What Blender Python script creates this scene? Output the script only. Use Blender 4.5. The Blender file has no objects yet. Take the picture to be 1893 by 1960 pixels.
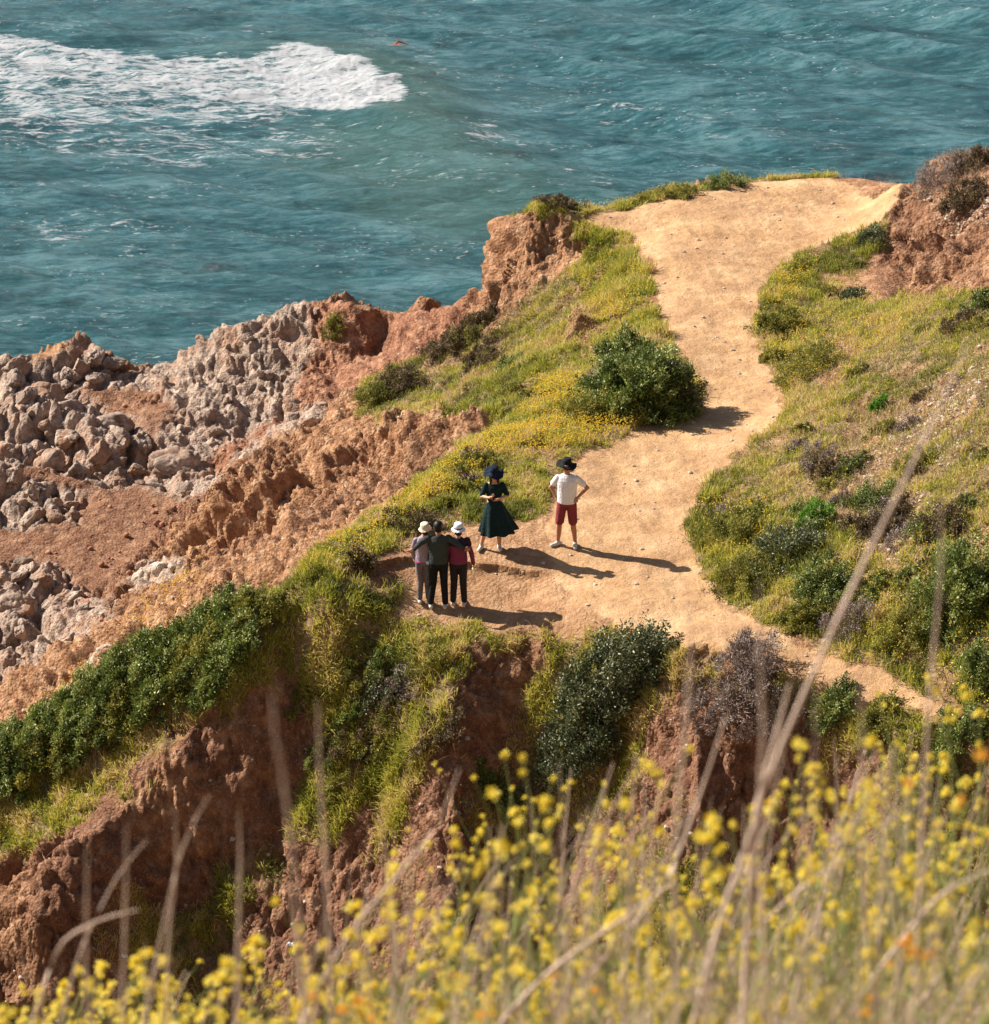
import bpy, math, random
import numpy as np
from mathutils import Vector, Matrix
random.seed(7); RS = np.random.RandomState(11)
SC = bpy.context.scene; COL = SC.collection
R = math.radians
# ------------------------------------------------------------------ camera maths (reference frame 1893 x 1960)
CAMZ = 25.0; PITCH = R(24.0); FPX = 5820.0; CU, CV = 946.5, 980.0
def ray(u, v):
    a = (u-CU)/FPX; b = (v-CV)/FPX
    d = np.array([a, math.cos(PITCH)-b*math.sin(PITCH), -math.sin(PITCH)-b*math.cos(PITCH)])
    return d/np.linalg.norm(d)
def at_z(u, v, z):
    d = ray(u, v); t = (z-CAMZ)/d[2]
    return np.array([d[0]*t, d[1]*t, z])
def at_y(u, v, y):
    d = ray(u, v); t = y/d[1]
    return np.array([d[0]*t, y, CAMZ+d[2]*t])
# ------------------------------------------------------------------ noise
def _h(ix, iy, iz, s):
    n = (ix.astype(np.int64)*374761393 + iy.astype(np.int64)*668265263 + iz.astype(np.int64)*2147483647 + s*1274126177) & 0xffffffff
    n = ((n ^ (n >> 13))*1274126177) & 0xffffffff
    n = (n ^ (n >> 16)); n = (n*2246822519) & 0xffffffff; n = n ^ (n >> 15)
    return n.astype(np.float64)/4294967296.0
def vn(x, y, z=0.0, s=0):
    z = z + np.zeros_like(x)
    ix, iy, iz = np.floor(x), np.floor(y), np.floor(z)
    fx, fy, fz = x-ix, y-iy, z-iz
    fx = fx*fx*fx*(fx*(fx*6-15)+10); fy = fy*fy*fy*(fy*(fy*6-15)+10); fz = fz*fz*fz*(fz*(fz*6-15)+10)
    r = 0
    for a in (0, 1):
        wa = fx if a else 1-fx
        for b in (0, 1):
            wb = fy if b else 1-fy
            for c in (0, 1):
                wc = fz if c else 1-fz
                r = r + wa*wb*wc*_h(ix+a, iy+b, iz+c, s)
    return r*2-1
def fbm(x, y, z=0.0, s=0, o=4, g=0.5):
    a = 1.0; f = 1.0; r = 0; t = 0
    for k in range(o):
        r = r + a*vn(x*f, y*f, z*f+k*7.3, s+k); t += a; a *= g; f *= 2.03
    return r/t
def ridged(x, y, z=0.0, s=0, o=3):
    a = 1.0; f = 1.0; r = 0; t = 0
    for k in range(o):
        r = r + a*(1-np.abs(vn(x*f, y*f, z*f+k*3.1, s+k))*2); t += a; a *= .5; f *= 2.1
    return r/t
def worley(x, y, z, s=0):
    ix, iy, iz = np.floor(x), np.floor(y), np.floor(z)
    f1 = np.full(x.shape, 9.0); f2 = np.full(x.shape, 9.0); cid = np.zeros(x.shape)
    for a in (-1, 0, 1):
        for b in (-1, 0, 1):
            for c in (-1, 0, 1):
                jx, jy, jz = ix+a, iy+b, iz+c
                d = (jx+_h(jx, jy, jz, s)-x)**2 + (jy+_h(jx, jy, jz, s+1)-y)**2 + (jz+_h(jx, jy, jz, s+2)-z)**2
                m = d < f1
                f2 = np.where(m, f1, np.minimum(f2, d)); cid = np.where(m, _h(jx, jy, jz, s+3), cid); f1 = np.where(m, d, f1)
    return np.sqrt(f1), np.sqrt(f2), cid
def sstep(a, b, x):
    t = np.clip((x-a)/(b-a), 0, 1); return t*t*(3-2*t)
# ------------------------------------------------------------------ base height of the land
CP = """
1770 1345 0;1650 1300 0;1400 1180 0;1250 1150 0;1200 1050 0;1300 1000 0;1150 900 0;1330 870 0;1400 790 0;1440 700 0;1350 620 0;1270 550 0
1430 500 0;1250 430 0;1130 415 0;1400 370 0;1600 345 0;1500 420 0;1650 400 0;1360 1080 0;1560 1260 0;1300 1200 0;1200 800 0;1050 850 0
960 1060 0;900 985 0;1100 1040 0;1050 960 0;1120 1130 -.15;850 1160 -.4;1000 1160 -.35;780 1165 -.45;1090 1195 -.3
760 1190 -.6;880 1205 -.6;1000 1215 -.5;1180 1225 -.3;1300 1262 -.15;1430 1290 -.15;1560 1305 -.15;1700 1355 -.15
700 1165 -.35;620 1170 -.35;600 1120 -.1;570 1110 -.1;700 1015 0;830 925 0;960 850 0;1100 755 .05;1180 700 .1;1240 640 .05;1250 560 0;1235 500 0
520 1150 -.5;360 1220 -1.4;200 1310 -2.3;0 1440 -3.5;-150 1520 -4.2;480 1290 -1.4;200 1480 -3.5;0 1550 -4.3;350 1390 -2.5
350 1440 -2.75;200 1620 -4.0;60 1790 -5.2;-60 1900 -6.0;0 1640 -4.9;420 1590 -4.15;320 1760 -5.6;520 1480 -3.2;460 1740 -5.3;200 1960 -6.9;0 1960 -6.9;420 1960 -6.9
640 1240 -.95;640 1350 -1.9;640 1500 -3.15;620 1700 -4.7;740 1600 -3.7;760 1750 -4.7;700 1960 -6.3;760 1300 -1.3;760 1450 -2.45;560 1300 -1.6
920 1290 -1.05;880 1400 -1.75;850 1580 -3.0;850 1750 -4.2;880 1960 -5.7
1010 1330 -1.45;985 1450 -2.5;950 1560 -3.4;1050 1700 -4.4;1080 1960 -6.1;1150 1300 -.9;1180 1420 -1.9;1150 1560 -3.0
1320 1340 -.75;1300 1470 -1.65;1230 1620 -2.8;1300 1800 -4.1;1350 1960 -5.3;1450 1380 -.8;1500 1500 -1.8;1600 1700 -3.2;1600 1960 -5.1
1700 1450 -.7;1893 1420 -.2;1893 1600 -1.6;1893 1960 -4.4
440 932 -4.9;340 1062 -5.2;200 1205 -5.4;90 1325 -5.6;0 1402 -5.8;-150 1500 -6.0;415 915 -7;310 1030 -7;175 1150 -7;60 1270 -7;-30 1340 -7;300 900 -7;250 1080 -7
0 1000 -7;200 1000 -7;0 1150 -6.7;350 960 -7;150 1090 -7;100 1200 -6.7;-200 1100 -7;-200 1300 -7
505 852 -4.8;640 762 -4.3;740 712 -3.95;880 648 -3.5;930 606 -2.9;600 760 -5.9;480 838 -6.7;690 700 -5.4;930 700 -3.0;800 800 -3.2;700 900 -3.3;600 960 -3.7;520 1000 -4.1;430 1090 -4.1;560 1040 -2.5
300 1160 -4.5;420 1130 -2.7;250 1220 -4.0;640 1000 -2.3;760 900 -2.0;850 830 -1.9;950 760 -1.5;1050 700 -1.1;1130 650 -.9
1000 620 -2.1;1000 510 -1.0;1060 560 -1.3;1130 520 -.8;1000 415 -.1;1040 400 0;960 520 -1.5;1180 560 -.5;1180 480 -.3;1080 430 -.1;1060 480 -.7
1110 640 -1.0;1140 600 -.7
868 596 -4.2;780 596 -4.4;700 600 -4.55;620 590 -4.65;560 580 -4.6;480 612 -5.1;400 655 -5.7;310 715 -6.9;560 700 -5.8;620 680 -5.4;720 660 -5.3;430 860 -6.5;400 750 -6.1
300 940 -7;200 930 -7;430 900 -6.9;330 850 -6.6;520 790 -6.3
180 657 -6.0;260 720 -6.8;0 685 -6.0;100 720 -6.3;100 800 -6.2;200 830 -6.3;50 890 -6.6;120 930 -6.9;240 780 -6.8;0 940 -6.8;-150 700 -6;-150 850 -6.5
1740 350 .05;1760 314 1.4;1893 292 1.6;1990 285 1.75;1760 400 1.0;1720 450 .55;1690 505 .1;1640 540 .02;1800 500 1.15;1893 480 1.8;1893 600 2.1;1700 570 .4;1600 480 0
1893 750 2.5;1893 900 2.35;1893 1050 1.7;1893 1200 .95;1893 1340 .25;1650 700 .95;1650 850 1.25;1600 1000 .95;1750 1100 1.1;1500 650 .12;1520 900 .5;1450 1050 .35;1600 1180 .35;1780 800 1.9;1480 770 .05;1500 560 .05
1390 960 .1;1340 990 .03;1780 1280 .2
"""
pts = []
for tok in CP.replace('\n', ';').split(';'):
    if tok.strip():
        u, v, z = map(float, tok.split()); pts.append(at_z(u, v, z))
for x, y, z in [(-.3,77.2,-3.9),(.6,76.9,-3.0),(1.3,77.6,-2.4),(2.2,78.3,-2.2),(-1,77,-4.4),(-1.8,80.5,-5.5),(3.2,78.9,-1.6),(4.6,79.6,-1.5),(6,80.3,-1.5),(12.6,77,.7),(15,77.5,.7),(13,79.5,-2),(17,79,-1),(8.5,80.6,-1.5),(11,80.6,-1.2),(3.5,81.2,-3.6),(7,81.6,-3.6),(10.5,82,-3.6),(14,82,-2),(4.5,77,0),(7,78,-.05), (4, 83.5, -9), (9, 83.5, -9), (14, 83, -9), (-1, 80.5, -8), (0.5, 78.3, -2.5),
                (20, 74, 2.6), (18, 66, 4.5), (17, 58, 6), (16, 50, 4.5), (17, 44, 1), (28, 60, 8), (28, 45, 6), (28, 78, 0), (22, 84, -5), (30, 95, -10), (20, 92, -10),
                (-4, 84.5, -9), (-8, 85.5, -9.2), (-12, 84.8, -9), (-18, 84, -9), (-28, 84, -9), (-8, 95, -11), (0, 95, -11), (-20, 95, -11), (10, 95, -11), (-35, 95, -11),
                (-22, 75, -7), (-20, 65, -7.5), (-18, 56, -7.5), (-18, 48, -8), (-32, 70, -9), (-32, 55, -9.5), (-12, 42, -8.6), (-6, 42, -8.2), (0, 41, -8), (6, 41, -7), (12, 41, -5.5),
                (-20, 36, -9), (0, 36, -9), (15, 36, -8), (30, 36, 0)]:
    pts.append(np.array([x, y, z], float))
P = np.array(pts); C0 = 0.5
def _k(ax, ay): return np.sqrt((ax[..., None]-P[:, 0])**2 + (ay[..., None]-P[:, 1])**2 + C0*C0)
_A = _k(P[:, 0], P[:, 1]); n_ = len(P)
_M = np.zeros((n_+1, n_+1)); _M[:n_, :n_] = _A - np.eye(n_)*0.02; _M[n_, :n_] = 1; _M[:n_, n_] = 1
_w = np.linalg.solve(_M, np.append(P[:, 2], 0))
def base_h(x, y):
    sh = x.shape; x = x.ravel(); y = y.ravel(); out = np.empty(x.shape)
    for i in range(0, len(x), 40000):
        out[i:i+40000] = _k(x[i:i+40000], y[i:i+40000]) @ _w[:n_] + _w[n_]
    # hillside the photographer stands on
    near = np.where(y < 15, 24.55-0.682*y, 14.32-1.06*(y-15)) - 0.02*np.maximum(0, -x)*np.minimum(y, 8)/8
    near = np.where(y < 0, 24.55-.1*y, near)
    t = sstep(34.5, 40.0, y)
    return (near*(1-t) + out*t).reshape(sh)
# coarse cache for fast ray casts
_cx = np.arange(-40, 40.01, .25); _cy = np.arange(-4, 100.01, .25)
_CG = base_h(*np.meshgrid(_cx, _cy))
def h_fast(x, y):
    fx = np.clip((x+40)/.25, 0, len(_cx)-1.001); fy = np.clip((y+4)/.25, 0, len(_cy)-1.001)
    i = fx.astype(int); j = fy.astype(int); a = fx-i; b = fy-j
    return (_CG[j, i]*(1-a)+_CG[j, i+1]*a)*(1-b) + (_CG[j+1, i]*(1-a)+_CG[j+1, i+1]*a)*b
def cast(u, v, z=None):
    if z is not None: return at_z(u, v, z)
    d = ray(u, v); t = np.arange(36, 105, .05)
    X = d[0]*t; Y = d[1]*t; Z = CAMZ+d[2]*t
    hit = np.where((Z < h_fast(X, Y)) & (Y > 38))[0]
    if len(hit) == 0: return at_z(u, v, 0)
    k = hit[0]; return np.array([X[k], Y[k], Z[k]])
# ------------------------------------------------------------------ terrain grid
def lines(segs):
    out = []
    for a, b, s in segs:
        n = max(1, int(round((b-a)/s))); out += list(a+(b-a)*np.arange(n)/n)
    out.append(segs[-1][1]); return np.array(out)
gx = lines([(-90, -40, 5), (-40, -22, .6), (-22, -13.5, .12), (-13.5, 14, .036), (14, 20, .15), (20, 40, .6), (40, 90, 5)])
gy = lines([(-20, 2, 1), (2, 16, .4), (16, 38, .6), (38, 43, .1), (43, 79, .055), (79, 85, .08), (85, 100, .5), (100, 110, 2)])
GX, GY = np.meshgrid(gx, gy); NX, NY = len(gx), len(gy)
GZ = base_h(GX, GY)
def smask(poly, soft=.12, warp=.15, wf=1.6, seed=3):
    """soft mask of a patch of ground whose outline is traced and laid down on the land"""
    q = np.array([cast(*p)[:2] for p in poly])
    m = (GX > q[:, 0].min()-1) & (GX < q[:, 0].max()+1) & (GY > q[:, 1].min()-1) & (GY < q[:, 1].max()+1)
    x = GX[m]; y = GY[m]
    xw = x + warp*fbm(x*wf, y*wf, 0, seed, 4); yw = y + 1.6*warp*fbm(x*wf, y*wf, 5, seed+9, 4)
    inside = np.zeros(x.shape, bool); dist = np.full(x.shape, 9.0)
    for k in range(len(q)):
        x1, y1 = q[k]; x2, y2 = q[(k+1) % len(q)]
        with np.errstate(divide='ignore', invalid='ignore'):
            c = ((y1 > yw) != (y2 > yw)) & (xw < (x2-x1)*(yw-y1)/((y2-y1) or 1e-9)+x1)
        inside ^= c
        L = max((x2-x1)**2+(y2-y1)**2, 1e-9); t = np.clip(((xw-x1)*(x2-x1)+(yw-y1)*(y2-y1))/L, 0, 1)
        dist = np.minimum(dist, np.hypot(xw-x1-t*(x2-x1), yw-y1-t*(y2-y1)))
    sd = np.where(inside, dist, -dist)
    out = np.zeros(GX.shape); out[m] = sstep(-soft, soft, sd); return out
def poly(s): return [tuple(map(float, t.split())) for t in s.split(';')]
#MASKS
PATH = poly("1733 352;1700 420;1620 450;1530 482;1475 525;1456 560;1450 600;1440 640;1462 680;1480 720;1505 770;1498 800;1450 835;1400 880;1340 940;1310 990;1312 1045;1340 1100;1390 1160;1460 1200;1560 1240;1650 1275;1760 1330;1830 1370;1800 1400;1700 1350;1560 1300;1440 1278;1330 1262;1250 1232;1170 1192;1110 1165;1070 1120;1050 1060;1050 1000;1070 930;1110 880;1200 830;1300 800;1345 765;1330 720;1300 670;1268 630;1256 580;1243 500;1205 455;1112 412;1250 388;1400 352 0;1500 341 0;1600 336 0")
a_path = smask(PATH, .07, .24, 2.6)
far = sstep(70, 74, GY)*(GZ > -1.0)
a_bare = smask(poly("770 1130;1070 1080;1110 1170;1180 1200;1000 1215;880 1200;760 1185"), .2, .35)     # trodden ledge round the three friends
a_bare = np.maximum(a_bare, smask(poly("880 1010;1060 1000;1080 1110;760 1110;800 1060"), .25, .4)*.9)
a_bare = np.maximum(a_bare, smask(poly("1040 860;1110 890;1050 1010;900 1000"), .2, .4)*.35)
# vegetation
veg = []
veg.append((smask(poly("1112 415;1205 455;1245 500;1256 580;1268 630;1340 720;1345 780;1200 830;1110 885;1060 940;1040 1000;880 1010;700 1080;610 1110;560 1110;600 1070;700 990;790 930;900 850;960 800;860 800;800 830;700 800;680 760;740 710;860 660;930 620;960 590;1060 530;1130 470"), .2, .5), 1.0))
veg.append((smask(poly("1020 385 0;1070 375 0;1120 385 0;1250 365 0;1400 340 0;1600 325 0;1600 340;1480 345;1400 362;1300 375;1250 392;1112 416;1040 415;1010 405"), .12, .2), 1.2))
veg.append((smask(poly("1700 420;1620 450;1530 482;1475 525;1456 560;1450 600;1440 640;1462 680;1480 720;1505 770;1498 800;1450 835;1400 880;1340 940;1310 990;1312 1045;1340 1100;1390 1160;1460 1200;1560 1240;1650 1275;1760 1330;1893 1400;1990 1300;1990 560;1893 560;1800 560;1640 560;1640 520;1680 480"), .15, .3), 1.0))
veg.append((smask(poly("540 1120;640 1105;760 1125;770 1180;880 1195;1000 1215;1080 1220;900 1240;880 1330;850 1440;780 1560;680 1600;560 1600;600 1480;650 1420;600 1330;540 1240;500 1290;430 1330;350 1400;300 1450;150 1560;0 1620;-100 1640;-100 1500;0 1440;200 1310;400 1180"), .2, .4), 1.0))
veg.append((smask(poly("1000 1215;1180 1200;1250 1235;1330 1265;1440 1282;1560 1305;1700 1352;1893 1440;1893 1560;1700 1480;1560 1400;1440 1370;1330 1330;1260 1330;1230 1450;1100 1560;1020 1500;1000 1350;1040 1260"), .2, .4), .9))
veg.append((smask(poly("250 1760;500 1620;560 1700;450 1800;420 1900;250 1960;200 1850"), .3, .6), .7))
veg.append((smask(poly("880 1500;1000 1480;1030 1560;900 1600"), .2, .5), .8))
veg.append((smask(poly("1300 1700;1893 1560;1893 1960;700 1960;900 1820;1100 1780"), .4, .8), .7))
a_veg = np.zeros(GX.shape)
for m, k in veg: a_veg = np.maximum(a_veg, m*k)
# bare windows inside the green
bare = [(poly("1110 600;1150 590;1140 700;1090 680"), .8), (poly("1560 520;1690 500;1800 520;1893 500;1893 560;1700 590;1560 560"), .85), (poly("1600 660;1640 650;1620 730;1570 760"), .8),
        (poly("1850 590;1893 560;1893 640;1840 620"), .9), (poly("1640 760;1800 720;1893 740;1893 800;1760 860;1700 940;1620 1000;1560 960;1600 880"), .6),
        (poly("1620 1000;1740 960;1780 1010;1700 1060;1640 1060"), .75), (poly("900 860;1050 780;1060 760;800 900;640 1010;700 990"), .0),
        (poly("620 1110;760 1040;800 990;870 960;900 985;780 1060;700 1110"), .8), (poly("560 1130;640 1100;600 1090;540 1110"), .3), (poly("880 620;1120 500;1130 520;960 640;820 760;760 790"), .45),
        (poly("940 640;1060 600;1090 640;900 800;850 800"), .35)]
for q, k in bare: a_veg *= 1-k*smask(q, .15, .35)
for m_ in (1.0,): a_veg *= (1-a_path*.985)
a_veg *= 1-a_bare*np.clip(.62-1.3*fbm(GX*1.5, GY*1.1, 0, 17, 4), .12, .98)
patch = fbm(GX*.9, GY*.9, 0, 21, 4)
a_veg = np.clip(a_veg*(1.0+.9*patch), 0, 1.3)
# rock
a_grey = smask(poly("-200 660;0 680;60 690;110 690;140 655 -6;180 650 -6;220 670 -6;300 710 -7;400 645;480 605;560 575 -4.6;640 590;640 700;600 760;620 800;500 870;430 920;300 940;200 930;140 900;60 880;-200 880"), .3, .4)
a_orock = smask(poly("600 575 -4.7;700 600 -4.6;870 596 -4.3;930 610;880 640;740 705;640 755;500 850;430 905;400 880;560 760;600 680"), .3, .4)
a_grey = np.maximum(a_grey, smask(poly("-200 880;60 920;160 940;150 1000;0 1010;-200 1020"), .3, .4))
a_grey = np.maximum(a_grey, smask(poly("-200 1080;40 1080;140 1110;210 1160;180 1240;80 1300;0 1330;-200 1360"), .3, .5))
a_grey = np.maximum(a_grey, smask(poly("250 1100;330 1060;350 1090;270 1140"), .2, .3))
sandp = smask(poly("170 730;300 740;330 780;300 860;260 800;180 770"), .25, .4)
a_grey *= 1-sandp
a_beach = ((GZ < -6.2) & (GY > 56)).astype(float)
a_red = sstep(-.3, .5, fbm(GX*.35, GY*.35, 0, 40, 3))
a_red = np.maximum(a_red*.5, .6*smask(poly('1690 400;1760 330 1.2;1893 360;1893 520;1700 560;1650 520'), .3, .4))
a_red = np.maximum(a_red, smask(poly("0 1600;300 1480;500 1320;700 1200;900 1240;1300 1350;1893 1450;1893 1960;0 1960"), .8, 1.0)*.9)
near_m = sstep(36, 30, GY); a_veg = np.maximum(a_veg, near_m*.8)
# ------------------------------------------------------------------ displacement
dZx = np.gradient(GZ, axis=1)/np.gradient(gx)[None, :]; dZy = np.gradient(GZ, axis=0)/np.gradient(gy)[:, None]
nl = np.sqrt(1+dZx**2+dZy**2); N0 = np.stack([-dZx/nl, -dZy/nl, 1/nl], -1)
slope = 1-N0[..., 2]
inner = (GY > 40) & (GY < 90) & (np.abs(GX) < 23)
x, y, z = GX[inner], GY[inner], GZ[inner]
pth, vg = a_path[inner], np.clip(a_veg[inner], 0, 1); gr = a_grey[inner]; orr = a_orock[inner]; br = a_bare[inner]; sl = slope[inner]; bc = a_beach[inner]
# down-slope direction -> flutes and ribs run down the face
gxn, gyn = dZx[inner], dZy[inner]; gn = np.hypot(gxn, gyn)+1e-6
wx = x+.35*fbm(x*.8, y*.8, z*.8, 60, 3); wy = y+.35*fbm(x*.8, y*.8, z*.8, 61, 3)
steep = np.maximum(sstep(.05, .18, sl), sstep(.015, .07, sl)*(dZy[inner] < .05)*(z < -.6))*(1-pth)
earthy = np.clip(steep*(1-.72*vg)*(1-gr)*(1-orr)*(1-br), 0, 1)
front = sstep(.1, .6, gyn/gn)                       # faces that fall towards the photographer
dr = np.stack([-gxn/gn, -gyn/gn])
A1 = -.55*x+.84*y; B1 = .84*x+.55*y; wob = .5*fbm(x*.7, y*.7, z*.7, 60, 3)
A_ = np.where(front > .5, x+.25*z, A1)+wob; B_ = np.where(front > .5, y+z, B1+z*.5)
w1, w2, c1_ = worley(A_*1.5, B_*.65, z*.4, 70)
w3, w4, c3_ = worley(wx*3.4, wy*2.2, z*2.2, 74)
w7, w8, _ = worley(wx*8, wy*6, z*6, 78)
rib = ridged(A_*.8, B_*.22, z*.1, 62, 4)
crk = -np.exp(-(w2-w1)/.09)*.30*sstep(-.3, .3, vn(x*.6, y*.6, z, 65)) - np.exp(-(w4-w3)/.08)*.12*sstep(-.2, .4, vn(x*.9, y*.9, z, 68))
lump = np.sqrt(np.clip(w2-w1, 0, 1))*.40 + c1_*.22 + (np.sqrt(np.clip(w4-w3, 0, 1))*.20+c3_*.08)*(.5+.8*(vn(x*.7, y*.7, z, 66) > -.2)) - .42
clod = ridged(x*1.5+.3*A_, y*1.2, z*1.5, 67, 6)
d = earthy*(.34*rib + .34*lump + .75*crk + .13*(.5-w7) + .26*clod + .14*fbm(x*3.2, y*3.2, z*3.2, 69, 5, .62) + .06*fbm(x*11, y*11, z*11, 63, 3) - .16)*(1-.45*front)
d += earthy*(1-front)*(1-bc)*(.80*ridged(A_*.42, B_*.11, 0, 601, 2)+.42*ridged(A_*1.15, B_*.22, 0, 602, 5)-.40)
sad = np.exp(-((x+.9)/1.9)**2-((y-76)/2.0)**2)*(z < -2.0)
d = d*(1-.6*sad)-.22*sad
# boulder-like grey rock
g1, g2, gc = worley(wx*.62+wy*.15, wy*.42, z*.7, 80); g3, g4, gc2 = worley(wx*1.9+z*.6, wy*1.15, z*1.6, 84)
bump1 = sstep(0, .22, g2-g1)*.18 + .14*gc - .30*g1; bump2 = (sstep(0, .25, g4-g3)*.08 + .04*gc2 - .12*g3)*(.5+.9*(vn(x*.5, y*.5, z, 87) > 0))
bump3 = np.sqrt(np.clip(w8-w7, 0, 1))*.07 + .05*fbm(x*6, y*6, z*6, 89, 3)
hd = sstep(-10.2, -9.2, x)*(z < -3.5)
d += (gr+.75*orr*(1-gr))*(hd*(.30*ridged(x*1.2+.4*y, y*.8, z*1.5, 187, 6)+.09*ridged(x*3.6, y*2.6, z*3.6, 188, 4)-.12)+(1-.62*hd)*(bump1+bump2+bump3+.42*ridged(x*.42+.2*y, y*.36, z*.8, 87, 5)+.10*fbm(x*2, y*1.4, z*2, 97, 5, .6)+.08*ridged(x*3.2, y*3.2, z*3.2, 88, 4)-np.exp(-(g2-g1)/.07)*.16-np.exp(-(g4-g3)/.07)*.08-.20))
# gentle ground
d += (1-earthy)*(1-gr)*(.045*fbm(x*1.1, y*1.1, 0, 90, 3) + .018*fbm(x*5, y*5, 0, 91, 3)*(1-pth*.5)) + pth*(.022*ridged(x*1.3+y*.15, y*.5, 0, 95, 3)+.016*fbm(x*3.2, y*3.2, 0, 96, 4))
d += vg*(1-pth)*(.10*fbm(x*1.6, y*1.6, z*1.6, 92, 4)+.03)
d += bc*(1-gr)*(.05*ridged(x*1.5, y*1.2, 0, 93, 4)+.03*fbm(x*6, y*6, 0, 94, 3))
VX, VY, VZ = GX.copy(), GY.copy(), GZ.copy()
n0 = N0[inner]
nn = n0.copy(); nn[:, 2] = np.maximum(nn[:, 2], .2); nn /= np.linalg.norm(nn, axis=1)[:, None]
VX[inner] += d*nn[:, 0]; VY[inner] += d*nn[:, 1]; VZ[inner] += d*nn[:, 2]
# little erosion step between the friends' ledge and the path
q = np.array([cast(*p)[:2] for p in poly("640 1110;720 1085;800 1075;900 1082;1000 1100;1060 1105")])
m = (GX > -6) & (GX < 3) & (GY > 49) & (GY < 57)
xs, ys = GX[m], GY[m]; best = np.full(xs.shape, 9.0); sg = np.zeros(xs.shape)
for k in range(len(q)-1):
    x1, y1 = q[k]; x2, y2 = q[k+1]; L = (x2-x1)**2+(y2-y1)**2
    t = ((xs-x1)*(x2-x1)+(ys-y1)*(y2-y1))/L; tc = np.clip(t, 0, 1)
    yy = ys+.14*fbm(xs*2.2, ys*2.2, 0, 33, 3); dd = np.hypot(xs-x1-tc*(x2-x1), yy-y1-tc*(y2-y1))
    cr = ((x2-x1)*(yy-y1)-(y2-y1)*(xs-x1)) < 0
    u_ = dd < best; best = np.where(u_, dd, best); sg = np.where(u_, np.where(cr, dd, -dd), sg)
along = sstep(-.2, .5, xs-q[0][0])*sstep(-.1, .6, q[-1][0]-xs)
VZ[m] += along*(-.14*sstep(-.03, .07, sg)*np.exp(-np.maximum(sg, 0)/.9) + .05*np.exp(-(sg/.25)**2))
VY[m] += along*(.07*np.exp(-((sg-.03)/.06)**2))
# ------------------------------------------------------------------ mesh building
def mesh_np(name, V, F, attrs=None, smooth=True, mat=None, parent=None, link=True):
    me = bpy.data.meshes.new(name); V = np.asarray(V, np.float32).reshape(-1, 3); F = np.asarray(F, np.int32)
    k = F.shape[1]; me.vertices.add(len(V)); me.vertices.foreach_set('co', V.ravel())
    me.loops.add(F.size); me.loops.foreach_set('vertex_index', F.ravel())
    me.polygons.add(len(F)); me.polygons.foreach_set('loop_start', np.arange(0, F.size, k, dtype=np.int32))
    me.update(calc_edges=True)
    me.polygons.foreach_set('use_smooth', np.full(len(F), smooth))
    for n, a in (attrs or {}).items():
        at = me.attributes.new(n, 'FLOAT', 'POINT'); at.data.foreach_set('value', np.asarray(a, np.float32).ravel())
    if mat: me.materials.append(mat)
    me.update()
    o = bpy.data.objects.new(name, me)
    if link: COL.objects.link(o)
    if parent: o.parent = parent
    return o
def tag(o, label=None, cat=None, group=None, kind=None):
    if label: o['label'] = label
    if cat: o['category'] = cat
    if group: o['group'] = group
    if kind: o['kind'] = kind
    return o
def grid_faces(mask=None):
    idx = np.arange(NX*NY).reshape(NY, NX)
    F = np.stack([idx[:-1, :-1], idx[:-1, 1:], idx[1:, 1:], idx[1:, :-1]], -1).reshape(-1, 4)
    return F if mask is None else F[mask.ravel()]
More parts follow.
